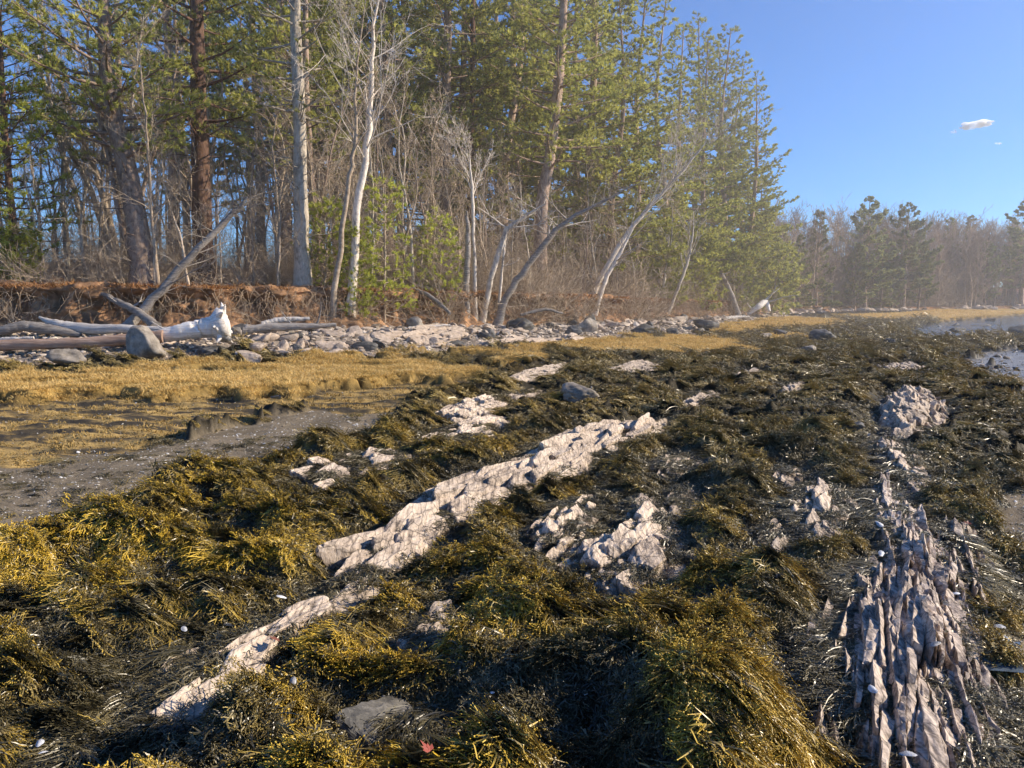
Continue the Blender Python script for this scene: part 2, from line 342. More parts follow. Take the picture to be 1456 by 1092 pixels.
# ================================================================== materials
def m_ground():
    k = N('ground'); c = k.attr('gcol', 'Color')
    f = k.noise(9, 6, .7, k.pos()); g = k.noise(60, 4, .7, k.pos())
    v = k.math('MULTIPLY', k.math('ADD', k.math('MULTIPLY', f, 1.1), .45), k.math('ADD', k.math('MULTIPLY', g, .9), .55))
    cc = k.n('ShaderNodeVectorMath', operation='SCALE'); k.l(c, cc.inputs[0]); k.l(v, cc.inputs['Scale'])
    b = k.bump(k.math('ADD', f, k.math('MULTIPLY', g, .4)), .7, .03)
    return k.bsdf(cc.outputs[0], k.attr('grough'), .16, b)
def m_rock(name, stops, lay=True, scale=1., rough=.75, spec=.25):
    k = N(name)
    p = k.pos(scale, scale, scale)
    if lay:
        mp = k.n('ShaderNodeMapping'); k.l(k.n('ShaderNodeNewGeometry').outputs['Position'], mp.inputs['Vector'])
        mp.inputs['Rotation'].default_value = (0, 0, SA); mp.inputs['Scale'].default_value = (14*scale, 1.6*scale, 5*scale); lam = k.noise(3, 5, .65, mp.outputs[0], .4)
    else: lam = k.noise(6*scale, 5, .65, k.pos())
    big = k.noise(2.2, 5, .65, p); fine = k.noise(45, 5, .7, p)
    f = k.math('ADD', k.math('MULTIPLY', lam, .45), k.math('ADD', k.math('MULTIPLY', big, .35), k.math('MULTIPLY', fine, .25)))
    col = k.ramp(f, stops)
    rn = k.math('ADD', k.math('MULTIPLY', k.rnd(), .3), .85)
    if 'slate' in name: rn = k.math('MULTIPLY', rn, k.math('ADD', k.math('MULTIPLY', k.attr('dry'), .75), .25))
    if 'slate' in name:
        vo = k.n('ShaderNodeTexVoronoi', feature='DISTANCE_TO_EDGE'); vo.inputs['Scale'].default_value = 1.
        mv = k.n('ShaderNodeMapping'); k.l(k.n('ShaderNodeNewGeometry').outputs['Position'], mv.inputs['Vector']); mv.inputs['Rotation'].default_value = (0, 0, SA+.1); mv.inputs['Scale'].default_value = (15, 4.5, 9)
        wn = k.n('ShaderNodeVectorMath', operation='ADD'); k.l(mv.outputs[0], wn.inputs[0]); nn = k.n('ShaderNodeTexNoise'); nn.inputs['Scale'].default_value = 5.; k.l(nn.outputs['Color'], wn.inputs[1]); k.l(wn.outputs[0], vo.inputs['Vector'])
        ck = k.n('ShaderNodeMapRange'); k.l(vo.outputs['Distance'], ck.inputs[0]); ck.inputs[1].default_value = .0; ck.inputs[2].default_value = .05; ck.inputs[3].default_value = .35; ck.inputs[4].default_value = 1.
        rn = k.math('MULTIPLY', rn, ck.outputs[0])
    sc = k.n('ShaderNodeVectorMath', operation='SCALE'); k.l(col, sc.inputs[0]); k.l(rn, sc.inputs['Scale'])
    h = k.math('ADD', k.math('MULTIPLY', lam, 1.), k.math('MULTIPLY', fine, .5))
    return k.bsdf(sc.outputs[0], rough, spec, k.bump(h, .7, .010))
M = {}
M['ground'] = m_ground()
M['slate'] = m_rock('pink_slate', [(.36, (.04, .036, .03)), (.44, (.22, .175, .135)), (.53, (.54, .435, .33)), (.66, (.80, .68, .54))])
M['splinter'] = m_rock('splinter_slate', [(.38, (.04, .036, .033)), (.46, (.22, .175, .14)), (.56, (.54, .445, .36)), (.70, (.78, .68, .57))])
M['boulder'] = m_rock('grey_boulder', [(.36, (.07, .06, .05)), (.5, (.26, .225, .18)), (.64, (.46, .40, .33))], False)
M['darkrock'] = m_rock('dark_wet_rock', [(.36, (.025, .025, .025)), (.5, (.08, .077, .07)), (.66, (.22, .205, .18))], False, 1., .6, .3)
M['rubble'] = m_rock('beach_rubble', [(.3, (.13, .10, .08)), (.5, (.42, .33, .25)), (.7, (.68, .56, .44))], False, 2.)
def m_bark(name, a, b, c, sx=10, sz=1.6, rough=.9, vec=None):
    k = N(name); f = k.noise(3., 6, .7, k.pos(*(vec or (sx/3, sx/3, sz)))); g = k.noise(1.3, 3, .6, k.pos())
    f2 = k.math('ADD', k.math('MULTIPLY', f, .75), k.math('MULTIPLY', g, .25))
    col = k.ramp(f2, [(.32, a), (.5, b), (.68, c)])
    sc = k.n('ShaderNodeVectorMath', operation='SCALE'); k.l(col, sc.inputs[0]); k.l(k.math('ADD', k.math('MULTIPLY', k.rnd(), .5), .75), sc.inputs['Scale'])
    return k.bsdf(sc.outputs[0], rough, .2, k.bump(f, .9, .03))
M['pinebark'] = m_bark('pine_bark', (.10, .07, .05), (.36, .26, .195), (.56, .43, .33))
M['redbark'] = m_bark('red_pine_bark', (.06, .035, .025), (.17, .10, .07), (.30, .19, .14))
M['palebark'] = m_bark('pale_bark', (.14, .12, .095), (.44, .38, .30), (.64, .57, .46))
M['birch'] = m_bark('birch_bark', (.2, .16, .13), (.66, .58, .48), (.84, .77, .66))
M['twig'] = m_bark('twig_bark', (.2, .15, .105), (.47, .37, .265), (.68, .56, .43), 6, 2)
M['fartwig'] = m_bark('far_twig_bark', (.26, .195, .14), (.42, .32, .235), (.56, .44, .33), 2, 1)
M['drift'] = m_bark('silver_driftwood', (.28, .24, .2), (.66, .6, .53), (.86, .81, .74), 3, 10, .8, (.45, 5, 9))
M['driftpink'] = m_bark('brown_driftwood', (.22, .13, .08), (.50, .33, .235), (.68, .51, .39), 2, 12, .8, (.45, 5, 9))
M['driftgrey'] = m_bark('grey_driftwood', (.12, .10, .085), (.33, .29, .25), (.5, .46, .41), 4, 4, .85, (.45, 5, 9))
def m_needle(name, dark, light, tr=.35):
    k = N(name); t = k.attr('tip'); big = k.noise(.9, 2, .5, k.pos())
    f = k.math('ADD', k.math('MULTIPLY', t, .6), k.math('MULTIPLY', big, .5))
    col = k.ramp(f, [(.2, dark), (.75, light)])
    sc = k.n('ShaderNodeVectorMath', operation='SCALE'); k.l(col, sc.inputs[0]); k.l(k.math('ADD', k.math('MULTIPLY', k.rnd(), .45), .78), sc.inputs['Scale'])
    return k.bsdf(sc.outputs[0], .6, .25, None, tr, sc.outputs[0])
M['needle'] = m_needle('pine_needles', (.17, .20, .045), (.66, .64, .18), .5)
M['needleyel'] = m_needle('bright_pine_needles', (.26, .31, .05), (.66, .68, .14), .55)
M['needlefar'] = m_needle('far_pine_needles', (.17, .19, .08), (.42, .42, .18), .3)
def m_weed():
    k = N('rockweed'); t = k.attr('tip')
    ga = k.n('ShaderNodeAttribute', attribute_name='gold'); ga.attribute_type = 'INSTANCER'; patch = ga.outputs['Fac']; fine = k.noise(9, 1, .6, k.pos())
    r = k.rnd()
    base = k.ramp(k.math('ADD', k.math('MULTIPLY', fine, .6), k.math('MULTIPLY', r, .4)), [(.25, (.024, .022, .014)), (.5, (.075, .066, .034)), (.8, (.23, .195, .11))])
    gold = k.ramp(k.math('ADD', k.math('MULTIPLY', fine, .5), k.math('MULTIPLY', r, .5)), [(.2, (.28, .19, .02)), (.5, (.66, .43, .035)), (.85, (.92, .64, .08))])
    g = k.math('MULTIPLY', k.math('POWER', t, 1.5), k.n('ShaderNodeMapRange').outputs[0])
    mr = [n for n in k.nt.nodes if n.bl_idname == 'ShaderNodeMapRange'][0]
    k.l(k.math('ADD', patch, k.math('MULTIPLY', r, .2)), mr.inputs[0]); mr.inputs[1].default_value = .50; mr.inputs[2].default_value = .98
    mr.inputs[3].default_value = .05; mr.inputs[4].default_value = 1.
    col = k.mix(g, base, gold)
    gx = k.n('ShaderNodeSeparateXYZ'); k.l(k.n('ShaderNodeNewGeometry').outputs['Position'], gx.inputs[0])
    pale = k.n('ShaderNodeMapRange'); k.l(gx.outputs[0], pale.inputs[0]); pale.inputs[1].default_value = -.5; pale.inputs[2].default_value = 5.; pale.inputs[3].default_value = 0.; pale.inputs[4].default_value = .6  # paler grey towards the right, painted in for glare veiling the weed
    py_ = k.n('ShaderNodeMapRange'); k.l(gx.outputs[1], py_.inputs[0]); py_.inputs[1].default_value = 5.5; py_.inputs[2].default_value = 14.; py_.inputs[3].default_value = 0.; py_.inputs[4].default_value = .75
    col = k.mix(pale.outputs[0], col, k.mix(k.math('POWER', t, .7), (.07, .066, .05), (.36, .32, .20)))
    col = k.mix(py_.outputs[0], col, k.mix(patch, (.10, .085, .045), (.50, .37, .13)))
    return k.bsdf(col, .36, .55)
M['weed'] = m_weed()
def m_simple(name, stops, scale=8., rough=.8, spec=.3, tr=0., tipw=.0, rw=.4):
    k = N(name); f = k.noise(scale, 4, .6, k.pos())
    f = k.math('ADD', k.math('MULTIPLY', f, 1-rw-tipw), k.math('ADD', k.math('MULTIPLY', k.rnd(), rw), k.math('MULTIPLY', k.attr('tip'), tipw)))
    col = k.ramp(f, stops)
    return k.bsdf(col, rough, spec, k.bump(k.noise(scale*8, 3, .6, k.pos()), .3, .01) if not tr else None, tr, col)
M['grass'] = m_simple('marsh_grass', [(.15, (.32, .22, .07)), (.5, (.76, .52, .18)), (.85, (.95, .76, .40))], .8, .75, .2, .3, .3, .3)
M['mat'] = m_simple('algae_mat', [(.15, (.10, .075, .03)), (.5, (.38, .26, .085)), (.85, (.62, .43, .16))], 1.2, .7, .3, .2, .25, .35)
M['shell'] = m_simple('shell', [(.36, (.20, .20, .20)), (.62, (.62, .63, .64))], 30, .35, .5)
M['pebble'] = m_simple('pebbles', [(.2, (.17, .135, .10)), (.5, (.46, .37, .28)), (.85, (.74, .63, .50))], 3, .8, .3, 0, 0, .75)
M['shellbit'] = m_simple('shell_bits', [(.2, (.22, .2, .17)), (.5, (.42, .40, .36)), (.85, (.7, .69, .66))], 3, .6, .4, 0, 0, .75)
M['soil'] = m_simple('bank_soil', [(.25, (.05, .038, .028)), (.5, (.25, .145, .08)), (.70, (.58, .33, .17))], 2.2, .95, .1, 0, 0, .0)
M['root'] = m_simple('dead_roots', [(.2, (.24, .17, .11)), (.6, (.52, .39, .26)), (.85, (.7, .56, .4))], 3, .9, .15)
M['litter'] = m_simple('fallen_needles', [(.2, (.16, .07, .025)), (.5, (.36, .17, .06)), (.85, (.55, .30, .12))], 2, .9, .15, .15, 0, .5)
M['deadleaf'] = m_simple('dead_leaf', [(.2, (.10, .035, .025)), (.7, (.24, .09, .06))], 20, .6, .4)
M['redweed'] = m_simple('red_weed', [(.2, (.14, .025, .02)), (.7, (.30, .07, .045))], 20, .5, .4)
def m_water():
    k = N('water'); n1 = k.noise(2.2, 4, .6, k.pos(1, 2.2, 1)); n2 = k.noise(14, 3, .6, k.pos(1, 2.2, 1))
    b = k.bump(k.math('ADD', n1, k.math('MULTIPLY', n2, .35)), .35, .05)
    return k.bsdf((.10, .13, .16), .12, .7, b)
M['water'] = m_water()
# ================================================================== the ground sheet
def lerp(a, b, t): return a+(b-a)*t
def polar(th, r):
    T, Q = np.meshgrid(th, r); return Q*np.sin(T), Q*np.cos(T)
th_d = np.linspace(R(-48), R(50), 1050)
rr = np.exp(np.linspace(math.log(1.2), math.log(420), 1150))
def ground_cols(x, y, z, k):
    n1 = fbm(x*1.3, y*1.3, 51, 4); n2 = fbm(x*7, y*7, 52, 3)
    def c3(a, b, t): return np.array(a)[None]*(1-t[:, None])+np.array(b)[None]*t[:, None]
    t = np.clip(.5+.5*n1+.25*n2, 0, 1)
    col = c3((.016, .014, .009), (.05, .04, .02), t)
    def put(col, m, a, b, tt=None):
        return col*(1-m[:, None]) + c3(a, b, t if tt is None else tt)*m[:, None]
    col = put(col, k['mud'], (.14, .115, .08), (.27, .22, .15))
    am = np.clip(.5+.9*fbm(x*1.2, y*3.2, 53, 4), 0, 1)
    am = np.clip((am-.5)*1.8+.5, 0, 1); col = put(col, k['algae'], (.06, .05, .035), (.42, .29, .11), am)
    col = put(col, k['shingle'], (.17, .14, .11), (.40, .33, .26))
    col = put(col, k['wetg'], (.16, .15, .13), (.34, .32, .28))
    col = put(col, k['water'], (.05, .055, .055), (.10, .095, .08))
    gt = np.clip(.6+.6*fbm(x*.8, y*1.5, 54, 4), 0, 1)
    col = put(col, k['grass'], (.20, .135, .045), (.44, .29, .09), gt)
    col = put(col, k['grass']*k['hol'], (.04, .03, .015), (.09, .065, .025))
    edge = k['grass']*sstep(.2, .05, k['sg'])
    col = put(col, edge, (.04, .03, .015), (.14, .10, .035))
    col = put(col, k['land'], (.13, .065, .03), (.30, .155, .07))
    rough = np.full(x.shape, .8)-.05*k['mud']-.45*k['wetg']-.4*k['water']-.2*k['weed']
    return col, rough
def sheet(name, th, r, kind='structure'):
    X, Y = polar(th, r); x = X.ravel(); y = Y.ravel()
    z, k = terrain(x, y, True)
    global ZG; ZG = (th, np.log(r), z.reshape(len(r), len(th)).copy())
    rk = rockmask(x, y); z = z-rk*.1
    q = grid_faces(len(r), len(th))[:, ::-1]
    me = bpy.data.meshes.new(name); fill(me, np.stack([x, y, z], 1), np.zeros((0, 3), int), q)
    col, ro = ground_cols(x, y, z, k)
    a = me.attributes.new('gcol', 'FLOAT_COLOR', 'POINT'); a.data.foreach_set('color', np.concatenate([col, np.ones((len(x), 1))], 1).astype(np.float32).ravel())
    a = me.attributes.new('grough', 'FLOAT', 'POINT'); a.data.foreach_set('value', ro.astype(np.float32))
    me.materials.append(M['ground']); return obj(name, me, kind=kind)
sheet('ground', np.concatenate([np.linspace(R(-179.9), R(-48.5), 60), th_d, np.linspace(R(50.5), R(179.9), 60)]), np.concatenate([[.02, .4, .8], rr]))
# far land sheet out to the horizon
me = bpy.data.meshes.new('far_land'); s = 3000.
fill(me, np.array([(-s, -s, -.6), (s, -s, -.6), (s, s, -.6), (-s, s, -.6)], float), np.zeros((0, 3), int), np.array([[0, 1, 2, 3]]))
a = me.attributes.new('gcol', 'FLOAT_COLOR', 'POINT'); a.data.foreach_set('color', np.tile([.12, .09, .06, 1], 4).astype(np.float32))
a = me.attributes.new('grough', 'FLOAT', 'POINT'); a.data.foreach_set('value', [.9]*4)
me.materials.append(M['ground']); obj('far_ground', me, kind='structure')
# water: the tide pools and shallow channel on the right
mb = MB(); wp = GP([(1225,480),(1300,460),(1456,443),(2300,441),(2300,540),(1456,505),(1380,500),(1300,500)], -.1)
mb.add([(p[0], p[1], -.085) for p in wp], t=[(0, i+1, i+2) for i in range(len(wp)-2)])
me = mb.mesh('water', M['water'], False); obj('tidal_water', me, kind='structure')
wp = GP([(1390,985),(1445,985),(1450,1035),(1392,1030)], -.22); mb = MB()
wz = tz(*wp.mean(0))
mb.add([(p[0], p[1], wz+.012) for p in wp], t=[(0, 1, 2), (0, 2, 3)]); obj('tide_pool_water', mb.mesh('pool', M['water'], False), kind='structure')
# ================================================================== bedrock outcrops
def gaussless(a):
    for i in range(6): a = (np.roll(a, 3, 0)+np.roll(a, -3, 0)+np.roll(a, 3, 1)+np.roll(a, -3, 1)+a)/5 if min(a.shape) > 8 else a
    return a
def cube_dirs(n):
    g = np.linspace(-1, 1, n); A, B = np.meshgrid(g, g, indexing='ij'); V = []; Q = []
    for k, (ax, sg) in enumerate([(0, 1), (0, -1), (1, 1), (1, -1), (2, 1)]):
        P = np.zeros((n, n, 3)); o = [i for i in range(3) if i != ax]; P[..., ax] = sg; P[..., o[0]] = A; P[..., o[1]] = B
        f = grid_faces(n, n)+k*n*n; Q.append(f if (sg > 0) ^ (ax == 1) else f[:, ::-1]); V.append(P.reshape(-1, 3))
    return np.concatenate(V), np.concatenate(Q)
CD = {n: cube_dirs(n) for n in (9, 15)}
def block(rng, L, Wd, Hh, n=15, cuts=5):
    """an angular slab: a box with its planes knocked askew and corners broken off"""
    D, Q = CD[n]; pl = []; ax = np.eye(3)
    for a in range(3):
        for sg in (1, -1):
            nv = ax[a]*sg + rng.normal(0, .13, 3)*(1 if a != 2 else .8); nv /= np.linalg.norm(nv); pl.append((nv, rng.uniform(.86, 1.)))
    for i in range(cuts):
        nv = np.array([rng.choice([-1, 1])*rng.uniform(.4, 1), rng.choice([-1, 1])*rng.uniform(.2, 1), rng.uniform(-.1, 1.)]); nv /= np.linalg.norm(nv); pl.append((nv, rng.uniform(.95, 1.25)))
    nr = np.array([p[0] for p in pl]); dd = np.array([p[1] for p in pl]); q = np.maximum(D@nr.T, 1e-3)/dd
    r = 1/(np.log(np.exp(80*q).sum(1))/80); V = D*r[:, None]*np.array([L/2, Wd/2, Hh/2]); s_ = rng.uniform(0, 50)
    V = V + (D/np.linalg.norm(D, axis=1)[:, None])*(.010*fbm(V[:, 0]*5+s_+V[:, 2]*3, V[:, 1]*22+V[:, 2]*8, 5, 3)+.006*fbm(V[:, 0]*16+s_, V[:, 2]*30+V[:, 1]*20, 6, 2))[:, None]*min(1, Wd/.12)
    return V, Q
def outcrop(lab, poly, H, cells, idx):
    pu = np.array([uv(a, b) for a, b in poly]); res = .011 if poly[:, 1].min() < 7 else .02
    if poly[:, 1].mean() > 13: res = .035
    us = np.arange(pu[:, 0].min()-.15, pu[:, 0].max()+.15, res*1.6); vs = np.arange(pu[:, 1].min()-.15, pu[:, 1].max()+.15, res)
    U, V = np.meshgrid(us, vs, indexing='ij'); sh = U.shape; u = U.ravel(); v = V.ravel(); x, y = xy(u, v)
    wx = x+.05*fbm(x*5, y*5, 71, 3); wy = y+.05*fbm(x*5+9, y*5, 72, 3)
    s = sdf(wx, wy, poly, .6); cu, cv = cells; sd = idx*31
    splint = cv < .06
    w1 = .3*cv*fbm(u*1.5, v*3, sd+1, 2)
    uu = u+.25*cu*noise(u*1.3, v*4, sd)
    h1, c1, i1, U1, V1 = slabs(uu, v+w1, cu, cv, sd+3, .6, .85, True)
    h2, c2, i2, U2, V2 = slabs(uu, v+w1, cu*.42, cv*.45, sd+5, .5, .85, True)
    def inside(a, b):
        X_, Y_ = xy(a, b); return sdf(X_, Y_, poly, .6)
    big = inside(U1, V1) + .05*(i1-.4); sml = inside(U2, V2) + .03*(i2-.5)
    on = sstep(-.012, .012, np.minimum(big+.03, sml+.01)); on2 = sstep(-.05, .01, sml)
    zz, _ = terrain(x, y, True); kz = gaussless(zz.reshape(sh)).ravel()
    fac = .62 if splint else .42
    ramp_ = sstep(-.05, .13, s+.02*noise(u*9, v*9, sd))
    z = kz-.13 + H*(.08*on+.40*ramp_) + H*ramp_*(.26*h1 + .12*h2) - .02*on*sstep(.05, .0, c1)
    z = z + .2*H*sstep(0, .35, s)*on + .006*fbm(u*5, v*22, sd+8, 4) + .003*fbm(u*30, v*45, sd+9, 3)
    keep = (s > -.12).reshape(sh)
    q = grid_faces(sh[0], sh[1]); kf = keep.ravel()[q].all(1); q = q[kf]
    used = np.unique(q); rem = np.full(len(u), -1); rem[used] = np.arange(len(used))
    c = np.array([x[used].mean(), y[used].mean(), z[used].mean()])
    DR = [sstep(-.01, .11, (z-kz)[used]+.03*fbm(x[used]*9, y[used]*9, 3, 2))]; VV = [np.stack([x, y, z], 1)[used]-c]; QQ = [rem[q]]; nv = len(used); rb = np.random.default_rng(idx*7+1)
    far = poly[:, 1].mean() > 13; bu, bv = (cu*1.0, cv*.8) if not splint else (cu*.9, cv*.72)
    if far: bu, bv = cu*1.2, cv*.8
    a_ = np.arange(pu[:, 0].min()-bu*.3, pu[:, 0].max()+bu*.3, bu*.78); b_ = np.arange(pu[:, 1].min(), pu[:, 1].max()+bv*.3, bv*.8)
    for jb, vb in enumerate(b_):
        off = rb.uniform(0, bu)
        for ub in a_:
            ub2 = ub+off-bu/2+rb.normal(0, bu*.12); vb2 = vb+rb.normal(0, bv*.15); X_, Y_ = xy(ub2, vb2)
            ins = sdf(np.array([X_]), np.array([Y_]), poly, .6)[0]
            if ins < (.0 if not splint else -.01) or rb.random() < .06: continue
            L_ = bu*rb.uniform(.5, 1.5); W_ = bv*rb.uniform(.8, 1.7); Hh = H*rb.uniform(1.0, 1.4)
            if splint: L_ = rb.uniform(.35, 1.0); W_ = rb.uniform(.022, .06); Hh = H*rb.uniform(1.2, 1.6)
            V_, Q_ = block(rb, L_, W_, Hh, 15 if not far else 9, 5 if not splint else 3)
            if splint: V_[:, 2] += (V_[:, 2] > 0)*(.02*noise((V_[:, 0]+ub)*7, V_[:, 1]*9+vb*9, 31)+.012*noise((V_[:, 0]+ub)*22, V_[:, 1]*20+vb*9, 32))
            tx = rb.normal(.0, .035); ty = -.38+rb.normal(0, .09) if not splint else -.22+rb.normal(0, .06); yaw = rb.normal(0, .04)
            cx_, sx_ = math.cos(tx), math.sin(tx); V_ = np.stack([V_[:, 0]*cx_-V_[:, 2]*sx_, V_[:, 1], V_[:, 0]*sx_+V_[:, 2]*cx_], 1)
            cx_, sx_ = math.cos(ty), math.sin(ty); V_ = np.stack([V_[:, 0], V_[:, 1]*cx_-V_[:, 2]*sx_, V_[:, 1]*sx_+V_[:, 2]*cx_], 1)
            cx_, sx_ = math.cos(yaw), math.sin(yaw); V_ = np.stack([V_[:, 0]*cx_-V_[:, 1]*sx_, V_[:, 0]*sx_+V_[:, 1]*cx_, V_[:, 2]], 1)
            zc = terrain(np.array([X_]), np.array([Y_]))[0] if ZG is None else tz(X_, Y_)
            top = H*(.30+.42*sstep(0, .25, ins))*(rb.uniform(.7, 1.15) if not splint else rb.uniform(.8, 1.05)+.45*float(noise(np.array([ub*2.2]), np.array([vb*5.]), 5)[0]))
            uu_ = V_[:, 0]+ub2; vv_ = V_[:, 1]+vb2; X2, Y2 = xy(uu_, vv_)
            hz = V_[:, 2]+top-Hh/2+.03; DR.append(sstep(-.01, .11, hz+.03*fbm(uu_*9, vv_*9, 3, 2)+rb.normal(0, .012)))
            VV.append(np.stack([X2, Y2, hz+zc], 1)-c); QQ.append(Q_+nv); nv += len(V_)
    me = bpy.data.meshes.new('rock_outcrop'); fill(me, np.concatenate(VV), np.zeros((0, 3), int), np.concatenate(QQ), False)
    a = me.attributes.new('dry', 'FLOAT', 'POINT'); a.data.foreach_set('value', np.concatenate(DR).astype(np.float32))
    me.materials.append(M['splinter'] if cv < .05 else M['slate'])
    return obj('rock_outcrop', me, None, lab, 'rock outcrop', loc=c)
for i, (lab, p, h, c) in enumerate(ROCK_SPECS):
    if 'dark flat' in lab:
        o = outcrop(lab, p, h, c, i+1); o.data.materials[0] = M['darkrock']
    else: outcrop(lab, p, h, c, i+1)
# ================================================================== scattering of stuff
def euler_from(nrm, fl):
    Z = nrm/np.linalg.norm(nrm, axis=1)[:, None]; X = fl-(fl*Z).sum(1)[:, None]*Z; X /= np.linalg.norm(X, axis=1)[:, None]+1e-9; Y = np.cross(Z, X)
    ry = np.arcsin(np.clip(-X[:, 2], -1, 1)); rx = np.arctan2(Y[:, 2], Z[:, 2]); rz = np.arctan2(X[:, 1], X[:, 0])
    return np.stack([rx, ry, rz], 1)
def instancer(name, pts, rot, scl, idx, variants, label=None, cat=None, gold=None):
    """one 'stuff' object: a point mesh whose points carry small source meshes"""
    col = bpy.data.collections.new(name+'_kinds')
    for i, me in enumerate(variants):
        o = bpy.data.objects.new('%s_kind_%02d' % (name, i), me); col.objects.link(o)
    me = bpy.data.meshes.new(name); me.vertices.add(len(pts)); me.vertices.foreach_set('co', pts.astype(np.float32).ravel())
    a = me.attributes.new('rot', 'FLOAT_VECTOR', 'POINT'); a.data.foreach_set('vector', rot.astype(np.float32).ravel())
    a = me.attributes.new('scl', 'FLOAT_VECTOR', 'POINT'); a.data.foreach_set('vector', scl.astype(np.float32).ravel())
    a = me.attributes.new('idx', 'INT', 'POINT'); a.data.foreach_set('value', idx.astype(np.int32))
    if gold is not None: a = me.attributes.new('gold', 'FLOAT', 'POINT'); a.data.foreach_set('value', gold.astype(np.float32))
    o = obj(name, me, None, label, cat, kind='stuff')
    ng = bpy.data.node_groups.new(name+'_scatter', 'GeometryNodeTree')
    ng.interface.new_socket('Geometry', in_out='INPUT', socket_type='NodeSocketGeometry'); ng.interface.new_socket('Geometry', in_out='OUTPUT', socket_type='NodeSocketGeometry')
    n = ng.nodes.new; gi = n('NodeGroupInput'); go = n('NodeGroupOutput'); ip = n('GeometryNodeInstanceOnPoints'); ci = n('GeometryNodeCollectionInfo')
    ci.inputs[0].default_value = col; ci.inputs[1].default_value = True; ci.inputs[2].default_value = True
    def na(nm, t):
        x = n('GeometryNodeInputNamedAttribute'); x.data_type = t; x.inputs[0].default_value = nm; return x.outputs[0]
    e2r = n('FunctionNodeEulerToRotation'); L = ng.links.new
    L(gi.outputs[0], ip.inputs['Points']); L(ci.outputs[0], ip.inputs['Instance']); ip.inputs['Pick Instance'].default_value = True
    L(na('idx', 'INT'), ip.inputs['Instance Index']); L(na('rot', 'FLOAT_VECTOR'), e2r.inputs[0]); L(e2r.outputs[0], ip.inputs['Rotation'])
    L(na('scl', 'FLOAT_VECTOR'), ip.inputs['Scale']); L(ip.outputs[0], go.inputs[0])
    md = o.modifiers.new('scatter', 'NODES'); md.node_group = ng
    return o
def candidates(n, r0, r1, rng, p=1.0, a0=-41, a1=42):
    """random ground points, denser close by (density ~ r**-p)"""
    t = rng.random(n); th = R(a0)+rng.random(n)*R(a1-a0); e = 2-p
    r = (r0**e+t*(r1**e-r0**e))**(1/e) if abs(e) > 1e-6 else r0*(r1/r0)**t
    return r*np.sin(th), r*np.cos(th), r
def slope(x, y, e=.06):
    z, k = terrain(x, y, True); zx = terrain(x+e, y)-z; zy = terrain(x, y+e)-z
    return z, k, np.stack([-zx/e, -zy/e, np.ones(len(x))], 1)
# ---- rockweed
def weed_clump(rng, n=46, L=(.13, .3), w=.0042, bulb=True, spread=1.0, lift=.05):
    mb = MB(); up = np.array([0, 0, 1.])
    def strand(p0, dirn, length, w, lift, t0, lv):
        m = 6; s = np.linspace(0, 1, m); side = np.array([-dirn[1], dirn[0], 0]); curl = rng.normal(0, .28)
        pts = p0 + s[:, None]*length*dirn + (s**2)[:, None]*curl*length*side + np.outer(lift*np.sin(np.minimum(s*1.15, 1)*math.pi*.93)+rng.normal(0, .007, m)*s, up)
        roll = rng.uniform(-1.2, 1.2); wd = w*np.array([.6, 1, 1, .95, .85, .25])
        bv = (side*math.cos(roll)+up*math.sin(roll))[None]*wd[:, None]
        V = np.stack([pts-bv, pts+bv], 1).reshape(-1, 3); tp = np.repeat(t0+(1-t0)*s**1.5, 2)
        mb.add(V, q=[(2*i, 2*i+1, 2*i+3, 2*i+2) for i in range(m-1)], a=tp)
        if bulb and rng.random() < .7:
            c = pts[-1]; d = pts[-1]-pts[-2]; d /= np.linalg.norm(d)+1e-9; l = rng.uniform(.010, .022); ww = rng.uniform(.0045, .0075)
            s2 = np.cross(d, up); s2 /= np.linalg.norm(s2)+1e-9; n2 = np.cross(s2, d)
            mb.add([c-d*l*.3, c+s2*ww+d*l*.4, c+n2*ww*.8+d*l*.4, c-s2*ww+d*l*.4, c-n2*ww*.8+d*l*.4, c+d*l], t=[(0, 2, 1), (0, 3, 2), (0, 4, 3), (0, 1, 4), (5, 1, 2), (5, 2, 3), (5, 3, 4), (5, 4, 1)], a=1.)
        if lv == 0:
            for b in range(rng.integers(1, 4)):
                i = rng.integers(2, 5); a = rng.choice([-1, 1])*rng.uniform(.35, .8); dd = np.array([dirn[0]*math.cos(a)-dirn[1]*math.sin(a), dirn[0]*math.sin(a)+dirn[1]*math.cos(a), 0])
                strand(pts[i], dd, length*rng.uniform(.25, .5), w*.8, rng.normal(.004, .008), t0+(1-t0)*s[i], 1)
    for i in range(n):
        a = rng.normal(0, .55*spread); r0 = rng.normal(0, .05, 2)
        strand(np.array([r0[0]-.08, r0[1], rng.uniform(-.015, .02)]), np.array([math.cos(a), math.sin(a), 0]), rng.uniform(*L), w*rng.uniform(.7, 1.5), rng.uniform(0, lift), .0, 0)
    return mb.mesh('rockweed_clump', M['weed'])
rng = np.random.default_rng(7)
wk = [weed_clump(rng) for i in range(7)] + [weed_clump(rng, 30, (.08, .18), .0045, True, 2.2, .07) for i in range(4)] + [weed_clump(rng, 36, (.2, .42), .0042, True, .6, .03) for i in range(3)]
GOLD = [G(a, b, .25)+(c, d, h) for a, b, c, d, h in ((60,790,.7,.4,.6),(140,745,.6,.3,.5),(950,880,.6,.3,.7),(1060,1000,.30,.28,.9),(600,1080,.25,.12,.7),(150,1040,.15,.12,.7),(1060,790,.6,.25,.5),(650,960,.25,.12,.45),(300,860,.4,.25,.25),(800,960,.5,.3,-.6),(900,1020,.4,.2,-.4),(780,640,1.2,.5,-.2),(1150,800,.4,.5,-.5),(300,1050,.5,.2,-.3))]
